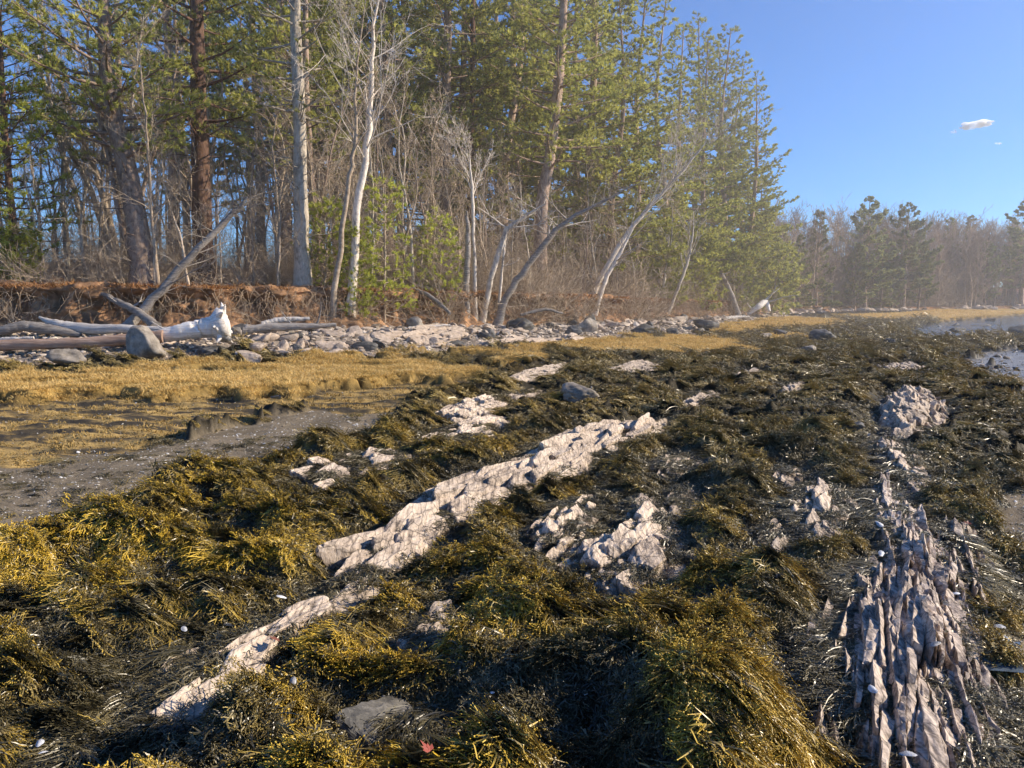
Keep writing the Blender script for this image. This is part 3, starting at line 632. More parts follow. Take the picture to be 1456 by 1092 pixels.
def scatter_weed(n, r0, r1, p, s0, name, seed, label, far=False):
    rng = np.random.default_rng(seed); x, y, r = candidates(n, r0, r1, rng, p)
    z, k, nrm = slope(x, y, .08 if not far else .3)
    w = k['weed']*(1-rockmask(x, y, .0 if not far else .1)); w = np.where(rng.random(n) < .10, np.maximum(w, rockmask(x, y, .1)*(k['weed'] > .5)), w)
    gap = fbm(x*1.6, y*2.2, 91, 3); w = w*np.where(gap < -.62, .25, 1)
    w = np.maximum(w, np.where(k['v'] > -.5, .34, .10)*(rockmask(x, y, .05) > .3)*sstep(-.2, .3, fbm(x*2, y*3, 98, 2)))
    w = np.maximum(w, .03*k['mud'])
    keep = (w > rng.random(n)) & (k['land'] < .1)
    rkm = rockmask(x, y, 0.); z = z + .10*rkm*(r < 14)
    x, y, z, nrm, r = x[keep], y[keep], z[keep], nrm[keep], r[keep]; m = len(x)
    fl = np.stack([-.9+.8*fbm(x*.5, y*.5, 93, 2), -.45+.9*fbm(x*.5+7, y*.5, 94, 2), np.zeros(m)], 1)*.28 + np.stack([nrm[:, 0], nrm[:, 1], np.zeros(m)], 1)
    ja = rng.normal(0, .32, m); fl = np.stack([fl[:, 0]*np.cos(ja)-fl[:, 1]*np.sin(ja), fl[:, 0]*np.sin(ja)+fl[:, 1]*np.cos(ja), fl[:, 2]], 1)
    sc = s0*(rng.uniform(.7, 1.35, m))*(np.maximum(r/9, 1)**.75 if far else np.maximum(r/6, 1)**.4)
    cl = fbm(x*1.5, y*1.5, 96, 2)
    idx = np.where(cl > -.1, rng.integers(7, 11, m), np.where(cl < -.4, rng.integers(11, 14, m), rng.integers(0, 7, m)))
    pts = np.stack([x, y, z-.012], 1)
    e = .28 if not far else .7; zz0 = terrain(x, y); cv_ = zz0-(terrain(x+e, y)+terrain(x-e, y)+terrain(x, y+e)+terrain(x, y-e))/4
    gold = (.17 if not far else .34)+.34*fbm(x*.9, y*1.3, 97, 3)+np.clip(cv_/(.12 if not far else .3), -.5, .55)
    for gx_, gy_, ga_, gb_, gh_ in GOLD: gold = gold+gh_*np.exp(-((x-gx_)/ga_)**2-((y-gy_)/gb_)**2)
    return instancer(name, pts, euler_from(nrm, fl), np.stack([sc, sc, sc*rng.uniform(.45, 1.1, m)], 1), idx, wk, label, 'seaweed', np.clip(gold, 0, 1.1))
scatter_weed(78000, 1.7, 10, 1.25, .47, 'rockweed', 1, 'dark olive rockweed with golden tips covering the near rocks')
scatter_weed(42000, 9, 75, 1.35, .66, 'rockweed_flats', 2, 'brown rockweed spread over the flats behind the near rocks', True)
# ---- marsh grass and short algae
def tuft(rng, n, L, w, m, lean=.5, spread=.05):
    mb = MB()
    for i in range(n):
        a = rng.uniform(0, 2*math.pi); b = rng.normal(0, spread, 2); l = L*rng.uniform(.6, 1.3); le = lean*rng.uniform(.2, 1.4)
        d = np.array([math.cos(a)*le+.3*lean, math.sin(a)*le, 1.]); d /= np.linalg.norm(d); s = np.array([-math.sin(a), math.cos(a), 0])*w
        p = np.array([b[0], b[1], -.01]); q = p+d*l*.55; e = p+d*l*.9+np.array([d[0], d[1], -.1])*l*.3
        mb.add([p-s, p+s, q+s*.8, q-s*.8, e], q=[(0, 1, 2, 3)], t=[(3, 2, 4)], a=[0, 0, .5, .5, 1])
    return mb.mesh('tuft', M[m])
rng = np.random.default_rng(9)
gk = [tuft(rng, 26, .10, .005, 'grass', 1.1, .07) for i in range(6)]
x, y, r = candidates(150000, 10, 130, rng, 1.6); z, k = terrain(x, y, True)
w = k['grass']*(1-k['hol']*.95)*sstep(-.02, .08, k['sg']+.08*noise(x*3, y*5, 7)); keep = w > rng.random(len(x)); x, y, z, r = x[keep], y[keep], z[keep], r[keep]; m = len(x)
sc = (np.maximum(r/15, 1)**.6)*rng.uniform(.7, 1.2, m)
instancer('marsh_grass', np.stack([x, y, z], 1), np.stack([rng.normal(0, .1, m), rng.normal(0, .1, m), rng.uniform(0, 6.28, m)], 1), np.stack([sc, sc, sc*.75], 1), rng.integers(0, 6, m), gk, 'golden flattened salt marsh grass along the shingle', 'grass')
ak = [tuft(rng, 14, .045, .006, 'mat', 1.6, .05) for i in range(5)]
x, y, r = candidates(60000, 5, 60, rng, 1.4); z, k = terrain(x, y, True)
am = np.clip(.5+.9*fbm(x*1.2, y*3.2, 53, 4), 0, 1)
w = k['algae']*sstep(.35, .65, am)+.004*k['mud']; keep = w > rng.random(len(x)); x, y, z, r = x[keep], y[keep], z[keep], r[keep]; m = len(x)
sc = (np.maximum(r/9, 1)**.5)*rng.uniform(.6, 1.3, m)
instancer('algae_mat', np.stack([x, y, z], 1), np.stack([rng.normal(0, .15, m), rng.normal(0, .15, m), rng.uniform(0, 6.28, m)], 1), np.stack([sc, sc, sc], 1), rng.integers(0, 5, m), ak, 'short tawny algae and weed stubble over the mud below the grass', 'algae')
# ---- stones
def stone(rng, sub=2, planes=14, soft=18., noise_a=.03, flat=.6, smooth=False):
    import bmesh
    bm = bmesh.new(); bmesh.ops.create_icosphere(bm, subdivisions=sub, radius=1); D = np.array([v.co[:] for v in bm.verts]); Fc = np.array([[v.index for v in f.verts] for f in bm.faces]); bm.free()
    nr = rng.normal(0, 1, (planes, 3)); nr /= np.linalg.norm(nr, axis=1)[:, None]; dd = rng.uniform(.62, 1., planes)
    q = np.maximum(D@nr.T, 1e-3)/dd[None]; rad = np.minimum(1/(np.log(np.exp(soft*q).sum(1))/soft), 1.25)
    V = D*rad[:, None]; V *= np.array([1, rng.uniform(.6, .95), flat*rng.uniform(.7, 1.2)])
    if noise_a: V += D*(noise_a*(noise3(V[:, 0]*2.2, V[:, 1]*2.2, V[:, 2]*2.2, int(rng.integers(99)))+.5*noise3(V[:, 0]*6, V[:, 1]*6, V[:, 2]*6, 3)))[:, None]
    return V, Fc
def stone_mesh(rng, m, **k):
    V, Fc = stone(rng, **k); me = bpy.data.meshes.new('stone'); fill(me, V, Fc, np.zeros((0, 4), int), k.get('smooth', False)); me.materials.append(M[m]); return me
pk = [stone_mesh(rng, 'pebble', sub=1, planes=9, flat=.5) for i in range(8)]
x, y, r = candidates(90000, 14, 95, rng, 1.7); z, k = terrain(x, y, True)
w = k['shingle'] + .10*k['wetg']; keep = w > rng.random(len(x)); x, y, z, r = x[keep], y[keep], z[keep], r[keep]; m = len(x)
sc = .035*(np.maximum(r/18, 1)**.6)*np.exp(rng.normal(0, .45, m))*(1+.8*sstep(3.5, 1, terrain(x, y, True)[1]['d']))
instancer('shingle', np.stack([x, y, z+sc*.2], 1), np.stack([rng.normal(0, .25, m), rng.normal(0, .25, m), rng.uniform(0, 6.28, m)], 1), np.stack([sc*1.3, sc, sc], 1), rng.integers(0, 8, m), pk, 'grey shingle stones covering the upper beach', 'shingle')
sk = [stone_mesh(rng, 'shellbit', sub=1, planes=8, flat=.35) for i in range(6)]
x, y, r = candidates(90000, 2.2, 60, rng, 1.5); z, k = terrain(x, y, True)
w = 2.2*k['mud']*(.35+.65*(fbm(x*.8, y*2, 61, 3) > .0)) + .12*k['algae'] + .9*k['wetg']+.012*k['weed']; keep = w > rng.random(len(x)); x, y, z, r = x[keep], y[keep], z[keep], r[keep]; m = len(x)
sc = .006*(np.maximum(r/5, 1)**.5)*np.exp(rng.normal(0, .4, m))
instancer('shell_bits', np.stack([x, y, z+sc*.2], 1), np.stack([rng.normal(0, .3, m), rng.normal(0, .3, m), rng.uniform(0, 6.28, m)], 1), np.stack([sc*1.3, sc, sc], 1), rng.integers(0, 6, m), sk, 'small shell chips and gravel strewn on the mud', 'shell bits')
# ================================================================== trees
UP = np.array([0, 0, 1.])
def unit(v): return v/(np.linalg.norm(v)+1e-9)
class Tufts:
    def __init__(s): s.p = []; s.d = []; s.sz = []
    def put(s, p, d, z): s.p.append(p); s.d.append(d); s.sz.append(z)
    def build(s, rng, mb, nb=11, w=.011, open_=.75):
        P = np.array(s.p); D = np.array(s.d); S = np.array(s.sz); n = len(P)
        if n == 0: return
        P = np.repeat(P, nb, 0); D = np.repeat(D, nb, 0); S = np.repeat(S, nb)
        tone = np.repeat(rng.random(n), nb)*.6+rng.random(n*nb)*.4
        d = D + rng.normal(0, open_*.62, P.shape); d[:, 2] += .12; d /= np.linalg.norm(d, axis=1)[:, None]
        L = S*rng.uniform(.7, 1.25, n*nb); sd = np.cross(d, rng.normal(0, 1, P.shape)); sd /= np.linalg.norm(sd, axis=1)[:, None]+1e-9
        a = P - d*L[:, None]*.05; ww = (w*S/.15)[:, None]
        V = np.stack([a-sd*ww, a+sd*ww, a+d*L[:, None]], 1).reshape(-1, 3)
        mb.add(V, t=np.arange(len(V)).reshape(-1, 3), a=np.repeat(tone, 3))
def branch_path(rng, p, az, el, L, n=6, up=.25, wob=.06):
    d = np.array([math.cos(az)*math.cos(el), math.sin(az)*math.cos(el), math.sin(el)]); pts = [np.array(p, float)]
    for i in range(n-1):
        d = unit(d+rng.normal(0, wob, 3)+UP*up/(n)); pts.append(pts[-1]+d*L/(n-1))
    return np.array(pts)
def pine_parts(rng, path, rad, crown0, Lmax, nbr, dead=0, top=1., tuft=.17, shape='white', step=.17, nb=15, twig=.012, sides=9, droop=0., open_=.8, w=.016):
    """returns (trunk MB, crown-wood MB, needles MB); path is the trunk centre line"""
    tr = MB(); wd = MB(); nd = MB(); tf = Tufts()
    P = spline(path, 26); n = len(P); t = np.linspace(0, 1, n); rr = np.interp(t, np.linspace(0, 1, len(rad)), rad)
    rr = rr*(1+.55*np.exp(-t*n/1.3)); P = P + np.concatenate([[[0, 0, 0]], np.cumsum(rng.normal(0, .012, (n-1, 3)), 0)])*np.array([1, 1, .1])
    tube(tr, P, rr, sides, rough=.10, rng=rng); tube(wd, P, rr*.4, 3, cap=False)
    H = P[:, 2]
    def at(s): return np.array([np.interp(s, t, P[:, k]) for k in range(3)]), np.interp(s, t, rr)
    for i in range(dead):
        s = rng.uniform(.10, crown0+.08); p, r0 = at(s); az = rng.uniform(0, 6.28); L = rng.uniform(.5, 2.3)
        b = branch_path(rng, p, az, rng.uniform(-.25, .45), L, 6, .2, .13); tube(wd, b, np.linspace(.022, .006, 6), 4, cap=False)
        for j in range(rng.integers(0, 4)):
            k = rng.integers(2, 5); c = branch_path(rng, b[k], az+rng.uniform(-1, 1), rng.uniform(-.3, .5), L*.35, 4, .1, .15); tube(wd, c, np.linspace(.011, .004, 4), 3, cap=False)
    az = rng.uniform(0, 6.28)
    for i in range(nbr):
        s = crown0+(1-crown0)*((i+rng.random())/nbr)**.95; q = (s-crown0)/(1-crown0); p, r0 = at(min(s, .995)); az += 2.4+rng.normal(0, .35)
        if shape == 'white': L = Lmax*(.35+.65*math.sin(min(1, q*1.6+.25)*math.pi/2))*(1-q**2.2*.8)*rng.uniform(.55, 1.1); el = -.05-droop+.7*q*q
        elif shape == 'cone': L = Lmax*(1.02-q)**.75*rng.uniform(.5, 1.2)+.25; el = -.12-droop+.75*q**2
        else: L = Lmax*math.sqrt(max(.03, 1-(2*q-.85)**2*.9))*rng.uniform(.6, 1.1); el = .1+.7*q
        L = max(L, .3); b = branch_path(rng, p, az, el+rng.normal(0, .1), L, 8, .45, .05)
        tube(wd, b, np.linspace(max(.012, r0*.28), .008, 8), 4, cap=False)
        nbt = max(3, int(L/.24)); dmain = unit(b[-1]-b[0])
        for j in range(nbt):
            f = .22+.78*(j+.5)/nbt; k = f*7; k0 = int(min(k, 6)); pb = b[k0]+(b[k0+1]-b[k0])*(k-k0); db = unit(b[k0+1]-b[k0])
            sd = (1 if j % 2 else -1); a2 = math.atan2(db[1], db[0])+sd*rng.uniform(.5, 1.05); l2 = (.34*L*(1-f)+.32)*rng.uniform(.6, 1.25); l2 = min(l2, 1.5)
            c = branch_path(rng, pb, a2, rng.uniform(-.15, .35), l2, 4, .35, .07); tube(wd, c, np.linspace(twig, twig*.4, 4), 3, cap=False)
            m = max(2, int(l2/step))
            for g in range(m):
                ff = (.25+.75*(g+1)/m)*3; g0 = int(min(ff, 2)); pt = c[g0]+(c[g0+1]-c[g0])*(ff-g0); dt = unit(c[g0+1]-c[g0])
                if g < m-1: dt = unit(dt+rng.normal(0, .5, 3)); pt = pt+dt*.04+rng.normal(0, .035, 3)
                tf.put(pt, unit(dt+UP*.22), tuft*rng.uniform(.8, 1.2))
        tf.put(b[-1], dmain, tuft*1.1)
    tf.build(rng, nd, nb, w, open_)
    return tr, wd, nd
def pine_meshes(name, rng, bark, needle, **k):
    tr, wd, nd = pine_parts(rng, **k); return tr.mesh(name+'_trunk', M[bark]), wd.mesh(name+'_branches', M[bark if k.get('bb') is None else bark]), nd.mesh(name+'_needles', M[needle])
def tree(name, meshes, names, loc, rz=0, sc=1., label='', cat='tree', group=None, lean=(0, 0)):
    e = obj(name, None, None, label, cat, group, loc=loc); e.rotation_euler = (lean[0], lean[1], rz); e.scale = (sc, sc, sc) if not isinstance(sc, tuple) else sc
    for n_, me in zip(names, meshes):
        obj(n_, me, e)
    return e
PN = ('trunk', 'branches', 'needle_crown'); BN = ('trunk', 'branches')
def rel(pts): P = np.array(pts); return P-P[0], P[0]
def seat(p, dz=-.12): p = np.array(p, float); p[2] = tz(p[0], p[1])+dz; return p
# ---- the pines one can tell apart
def hero_pine(pix, Y, label, seed, bark='pinebark', needle='needle', **k):
    P = [W(a, b, Y+dy) for a, b, dy in pix]; P[0] = seat(P[0]); r, loc = rel(P)
    rng = np.random.default_rng(seed); ms = pine_meshes('pine', rng, bark, needle, path=r, **k)
    return tree('pine_tree', ms, PN, loc, label=label, cat='pine tree')
hero_pine([(207,392,0),(192,300,.1),(172,200,.2),(157,130,.2),(150,40,.2),(147,-120,.2),(146,-330,.2)], 25, 'thick leaning pine trunk at the left with stubby dead branches below its crown', 1,
          rad=(.36,.33,.3,.25,.2,.1,.03), crown0=.27, Lmax=3.6, nbr=64, dead=22, tuft=.2)
hero_pine([(290,390,0),(287,250,0),(283,100,0),(282,-60,0),(280,-300,0)], 29, 'straight red-barked pine behind the leaning dead trunk', 2, 'redbark', rad=(.37,.33,.28,.2,.04), crown0=.33, Lmax=3.4, nbr=50, dead=26, tuft=.2)
hero_pine([(430,405,0),(426,250,0),(422,100,0),(420,-60,0),(418,-300,0)], 25.5, 'tall straight pale-barked conifer rising from the middle of the bank', 3, 'palebark', rad=(.25,.22,.19,.14,.03), crown0=.36, Lmax=2.5, nbr=46, dead=36, tuft=.17)
hero_pine([(465,398,0),(447,300,0),(437,180,0),(433,40,0),(431,-200,0)], 28.5, 'slimmer pine standing just behind the pale-barked conifer', 4, rad=(.15,.14,.12,.1,.03), crown0=.38, Lmax=2.6, nbr=36, dead=22, tuft=.18)
hero_pine([(768,425,0),(770,300,0),(783,220,0),(797,110,0),(805,0,0),(806,-150,0)], 37, 'dark curving pine behind the arching dead limbs', 5, rad=(.33,.3,.27,.24,.18,.04), crown0=.34, Lmax=4.6, nbr=64, dead=14, tuft=.23, w=.014)
hero_pine([(670,405,0),(668,250,0),(672,100,0),(672,-100,0),(672,-260,0)], 39, 'slender dark pine left of the curving pine', 6, 'redbark', rad=(.17,.15,.13,.1,.03), crown0=.28, Lmax=4.0, nbr=62, dead=18, tuft=.22, w=.014)
hero_pine([(20,400,0),(18,300,0),(10,180,0),(5,60,0),(0,-40,0)], 24.5, 'bright green pine hanging its needles over the left edge', 7, 'redbark', 'needleyel', rad=(.12,.11,.1,.07,.02), crown0=.10, Lmax=2.6, nbr=90, dead=4, tuft=.18)
hero_pine([(-60,392,0),(-60,200,0),(-58,0,0),(-56,-300,0)], 26, 'tall pine just beyond the left edge of the bank', 8, rad=(.28,.25,.2,.04), crown0=.2, Lmax=3.3, nbr=50, dead=12, tuft=.2)
# ---- young bright pines along the bank
for px, pb, pt, Y, L, sd, lab in ((545,402,262,26.5,.95,11,'bright young pine standing beside the twin pale birches'),(622,398,312,28.8,1.05,12,'round bright yellow-green young pine at the bank edge'),
        (458,400,292,26.2,1.0,13,'small yellow-green pine at the foot of the pale-barked conifer'),(505,408,330,25.4,.6,14,'little pine sapling low between the birches and the conifer'),
        (1098,432,352,62,2.8,15,'dark small pine leaning out at the end of the near woods'),(985,430,330,50,2.4,16,'full pale green young pine under the tall edge pines'),(1040,436,345,57,2.6,17,'bushy olive young pine below the last tall pines'),(940,425,352,45,2.0,18,'short loose young pine behind the leaning birches'),
        (30,402,335,24.2,.6,19,'sparse little pine by the left edge')):
    a = seat(W(px, pb, Y)); b = W(px+(12 if Y > 60 else 3), pt, Y); Hh = b[2]-a[2]
    rng = np.random.default_rng(sd); path = np.array([[0, 0, 0], [.02*Hh, 0, .4*Hh], [b[0]-a[0], 0, Hh]])
    ms = pine_meshes('young', rng, 'twig', 'needleyel' if Y < 40 else 'needle', path=path, rad=(.05 if Y < 40 else .12, .035 if Y < 40 else .08, .012), crown0=.16 if Y < 40 else .06, Lmax=L, nbr=46 if Y < 40 else 60, dead=3, tuft=.15 if Y < 40 else .25, step=.11 if Y < 40 else .2, shape='round' if sd != 11 else 'cone', nb=20, w=.013 if Y < 40 else .016)
    tree('young_pine', ms, PN, a, label=lab, cat='young pine')
# ---- the deeper woods: tall pines sharing six bodies
kinds = []
for i in range(7):
    rng = np.random.default_rng(30+i); Hh = 22.
    path = np.array([[0, 0, 0], [rng.normal(0, .2), rng.normal(0, .2), 7], [rng.normal(0, .35), rng.normal(0, .35), 14], [rng.normal(0, .3), 0, Hh]])
    kinds.append(pine_meshes('tall', rng, 'pinebark', 'needle', path=path, rad=(.27, .23, .15, .03), crown0=(.26, .3, .2, .12, .08, .10, .24)[i], Lmax=(4.4, 4.2, 4.6, 5., 5.4, 5., 4.4)[i], nbr=(62, 58, 64, 66, 70, 68, 60)[i], dead=14,
                 tuft=.25, shape='white' if i < 3 or i == 6 else 'cone', step=.2, nb=15, w=.024, twig=.016, sides=7))
rng = np.random.default_rng(77)
edge = [(1062,112,63,5),(1030,42,60,4),(996,60,56,3),(968,36,52,5),(940,-4,50,4),(905,-30,46,3),(872,-10,43,4),(1078,235,68,3),(1050,90,66,4),(1010,75,64,5),(985,25,62,3),(1072,190,64,4)]
LE = 'tall full pine in the row at the sky end of the near woods'
for px, pt, Y, kd in edge:
    q = W(px, 430, Y); q = seat(q); top = W(px, pt, Y)[2]; sc = (top-q[2])/22.
    tree('pine_tree', kinds[kd], PN, q, rng.uniform(0, 6.28), sc, LE, 'pine tree', 'tall pines at the sky end of the near woods')
LM = 'tall pine crowded among others in the middle of the near woods'
for px, Y in ((835,44),(815,50),(780,48),(745,45),(722,41),(700,50),(655,44),(630,38),(605,47),(585,41),(560,36),(535,46),(610,55),(770,58),(850,56),(640,62)):
    q = seat(W(px+rng.normal(0, 6), 420, Y)); tree('pine_tree', kinds[int(rng.choice([0, 1, 2, 2, 6, 3, 4])) if Y > 40 else 2], PN, q, rng.uniform(0, 6.28), rng.uniform(.85, 1.1), LM, 'pine tree', 'tall pines in the middle of the near woods')
LL = 'tall dark pine standing back in the left part of the woods'
for px, Y in ((505,38),(478,42),(455,36),(400,35),(375,42),(250,37),(262,46),(300,50),(350,54),(410,50),(440,58),(500,54),(190,52),(-90,40)):
    q = seat(W(px+rng.normal(0, 6), 410, Y)); tree('pine_tree', kinds[int(rng.choice([0, 1, 6]))], PN, q, rng.uniform(0, 6.28), rng.uniform(.9, 1.12), LL, 'pine tree', 'dark pines standing back on the left')
# ---- bare trees
def bare(rng, H, r0, fork=.35, nl=16, Lb=1.6, depth=2, up=.5, path=None, sides=7, tw=.006, el0=.5, wob=.05, rad=None, bf=.42):
    tr = MB(); br = MB()
    if path is None: path = [[0, 0, 0], [rng.normal(0, .05)*H*.3, rng.normal(0, .05)*H*.3, H*.35], [rng.normal(0, .07)*H*.5, rng.normal(0, .07)*H*.5, H*.7], [rng.normal(0, .1)*H*.5, rng.normal(0, .1)*H*.5, H]]
    P = spline(path, 20); n = len(P); P[1:-1] += rng.normal(0, .007*H**.5, (n-2, 3)); t = np.linspace(0, 1, n)
    rr = r0*(1-t)**.8+.006 if rad is None else np.interp(t, np.linspace(0, 1, len(rad)), rad)
    rr = rr*(1+.4*np.exp(-t*n/1.2)); tube(tr, P, rr, sides, rough=.08, rng=rng); tube(br, P, rr*.4, 3, cap=False)
    def grow(p, d, L, r, lv):
        m = 5 if lv else 6; pts = [p]; dd = d
        for i in range(m-1):
            dd = unit(dd+rng.normal(0, .11, 3)+UP*up*.12); pts.append(pts[-1]+dd*L/(m-1))
        pts = np.array(pts); tube(br, pts, np.linspace(r, max(tw*.6, r*.3), m), 4 if lv == 0 else 3, cap=False)
        if lv < depth:
            for j in range(rng.integers(3, 6)):
                k = rng.integers(1, m); nd_ = unit(unit(pts[k]-pts[k-1])+rng.normal(0, .55, 3)); grow(pts[k], nd_, L*rng.uniform(.35, .6), max(tw, r*.45), lv+1)
    for i in range(nl):
        s = fork+(1-fork)*((i+rng.random())/nl); p = np.array([np.interp(s, t, P[:, k]) for k in range(3)]); rb = np.interp(s, t, rr)
        T = unit(P[min(n-1, int(s*n)+1)]-P[max(0, int(s*n)-1)]); az = rng.uniform(0, 6.28); o = np.array([math.cos(az), math.sin(az), 0])
        d = unit(T*math.tan(el0)+o); grow(p, d, Lb*rng.uniform(.4, 1.15)*(1-.55*s), max(tw*1.3, rb*bf), 0)
    return tr, br
def bare_meshes(nm, rng, m, mb_=None, **k):
    tr, br = bare(rng, **k); return tr.mesh(nm+'_trunk', M[m]), br.mesh(nm+'_branches', M[mb_ or m])
def hero_bare(pix, Y, label, seed, m='birch', mb_=None, name='bare_tree', cat='bare tree', base=True, **k):
    P = [W(a[0], a[1], Y+(a[2] if len(a) > 2 else 0)) for a in pix]
    if base: P[0] = seat(P[0])
    r, loc = rel(P); rng = np.random.default_rng(seed); H = np.linalg.norm(r[-1])
    return tree(name, bare_meshes('hero', rng, m, mb_, path=r, H=H, r0=.1, **k), BN, loc, label=label, cat=cat)
hero_bare([(497,398),(505,330),(518,240),(527,150),(530,60),(545,-60)], 25.3, 'taller of the twin pale birches, chalky and slightly leaning', 101, rad=(.15,.13,.12,.1,.06,.02), fork=.42, nl=24, Lb=4.2, depth=3, el0=.75, tw=.005, bf=.26)
hero_bare([(468,410),(482,360),(495,260),(505,200),(508,110),(520,0)], 24.8, 'dark slim tree leaning in front of the twin birches', 102, 'twig', rad=(.11,.09,.075,.06,.04,.015), fork=.5, nl=14, Lb=2.6, depth=2, el0=.9)
hero_bare([(524,396),(530,340),(528,240),(520,170)], 27, 'thin grey stem right behind the taller birch', 103, 'palebark', rad=(.05,.045,.035,.015), fork=.4, nl=10, Lb=1.5)
hero_bare([(662,448),(663,400),(665,330),(663,300)], 29, 'bare upright snag with a broken top on the shingle', 104, 'driftgrey', rad=(.14,.12,.10,.04), fork=.45, nl=3, Lb=.5, depth=0, sides=9)
hero_bare([(676,440),(674,370),(673,300),(670,255),(668,215)], 29.6, 'slim white tree forking above the broken snag', 105, rad=(.1,.08,.07,.05,.02), fork=.55, nl=12, Lb=2.4, depth=3, el0=1.0, tw=.008)
hero_bare([(683,440),(697,400),(712,350),(722,325),(740,312),(775,290)], 29.8, 'white dead tree arching to the right over the shingle', 106, rad=(.12,.12,.11,.10,.07,.02), fork=.55, nl=10, Lb=2., depth=2, el0=.5)
hero_bare([(708,436),(712,400),(716,360),(720,330)], 30.4, 'short white stem standing inside the arch of dead limbs', 107, rad=(.07,.06,.05,.02), fork=.4, nl=6, Lb=1.)
hero_bare([(703,452),(722,420),(745,385),(780,340),(800,318),(850,290),(905,262)], 30, 'dark dead tree stooping far to the right with hooked limbs', 108, 'driftgrey', rad=(.16,.14,.13,.12,.1,.06,.02), fork=.5, nl=12, Lb=2.6, depth=2, el0=.4)
hero_bare([(838,425),(862,380),(890,335),(925,292),(965,250),(1005,200)], 38, 'long pale birch leaning right at forty five degrees, upper one', 109, rad=(.15,.14,.12,.10,.07,.02), fork=.42, nl=20, Lb=4.4, depth=3, el0=1.1, tw=.007, bf=.28)
hero_bare([(842,440),(858,405),(880,362),(900,325)], 36.6, 'shorter pale leaning trunk just below the long leaning birch', 110, rad=(.13,.12,.10,.04), fork=.5, nl=8, Lb=2.)
hero_bare([(945,448),(960,420),(975,380),(984,340),(986,300)], 43.5, 'white slender tree rising from the beach at the foot of the edge pines', 111, rad=(.12,.10,.09,.06,.02), fork=.4, nl=14, Lb=2.4, depth=2, el0=.9, tw=.01)
hero_bare([(945,446),(944,410),(948,370),(952,330)], 44, 'thin white tree close left of the slender beach tree', 112, rad=(.08,.07,.05,.02), fork=.4, nl=10, Lb=1.8, tw=.01)
hero_bare([(1018,444),(1010,420),(1004,400),(1003,385)], 54, 'left one of two dead trunks propped together at the far beach', 113, 'driftgrey', rad=(.22,.2,.16,.08), fork=.6, nl=3, Lb=1.5, depth=1)
hero_bare([(1052,450),(1042,425),(1031,400),(1026,388)], 54.5, 'right one of two dead trunks propped together at the far beach', 114, 'driftgrey', rad=(.2,.2,.16,.08), fork=.6, nl=3, Lb=1.5, depth=1)
hero_bare([(165,395),(150,330),(125,260),(95,200),(70,140),(50,60)], 27.5, 'grey bare tree curving left into the open sky', 115, 'palebark', rad=(.13,.11,.1,.09,.07,.03), fork=.3, nl=18, Lb=2.8, depth=3, el0=.9)
hero_bare([(180,395),(160,330),(140,260),(120,200),(95,140),(60,50),(48,0)], 28.5, 'second grey bare tree following the curve of the first', 116, 'twig', rad=(.12,.11,.1,.09,.07,.04,.02), fork=.3, nl=18, Lb=2.8, depth=3, el0=.9)
hero_bare([(120,398),(112,300),(80,180),(62,60),(60,-50)], 30, 'thin bare tree standing against the blue gap at the left', 117, 'palebark', rad=(.1,.09,.08,.06,.02), fork=.3, nl=20, Lb=3., depth=3, el0=.9)
# dead leaning trunk held in the bank, with its brush of twigs
hero_bare([(180,468,-1.1),(198,447,-.8),(235,405,-.6),(290,345,-.3),(335,300,0),(352,280,0)], 22.6, 'long dead trunk leaning up to the right from the foot of the bank', 118, 'driftgrey', base=False, name='leaning_dead_trunk', cat='dead trunk', rad=(.15,.135,.11,.08,.03), fork=.3, nl=16, Lb=2.6, depth=2, el0=.3, sides=10, bf=.2, tw=.005)
hero_bare([(222,466,-1.3),(208,452,-1.),(190,440,-.8),(165,428,-.6),(140,415,-.2)], 22.4, 'short broken limb crossing the foot of the leaning dead trunk', 119, 'driftgrey', base=False, name='broken_limb', cat='dead limb', rad=(.13,.12,.1,.05), fork=.4, nl=6, Lb=.9, depth=1, el0=.3)
# thin saplings sharing bodies
bk = [bare_meshes('thin', np.random.default_rng(200+i), ['twig', 'palebark', 'twig', 'pinebark'][i % 4], 'twig', H=[7., 8.5, 6, 9.5][i % 4], r0=[.05, .07, .04, .085][i % 4], fork=.22, nl=18, Lb=2.4, depth=2, el0=.85, tw=.0065) for i in range(10)]
def bankpt(px, inland, rng):
    """a point on the land side of the bank, seen at column px"""
    YY = np.arange(18, 170, .25); d = bank((px-728)/F*cp*YY*1.0, YY)[0]; Y = float(YY[np.argmax(d < 0)])
    q = W(px, 430, Y+inland); return seat(q, -.08), Y
rng = np.random.default_rng(210)
for i in range(150):
    px = rng.uniform(-130, 1080); q, Y = bankpt(px, 1.+rng.random()**1.3*(13 if px < 700 else 9), rng)
    near = 'left' if px < 380 else ('middle' if px < 720 else 'right')
    lab = {'left': 'slender bare sapling in the thin woods at the left', 'middle': 'slender bare sapling between the pine trunks in the middle', 'right': 'slender bare sapling in the tangle below the right pines'}[near]
    tree('bare_sapling', bk[int(rng.integers(10))], BN, q, rng.uniform(0, 6.28), rng.uniform(.6, 1.15)*(1 if px < 700 else .8), lab, 'bare sapling', 'bare saplings on the '+near, (rng.normal(0, .09), rng.normal(0, .09)))
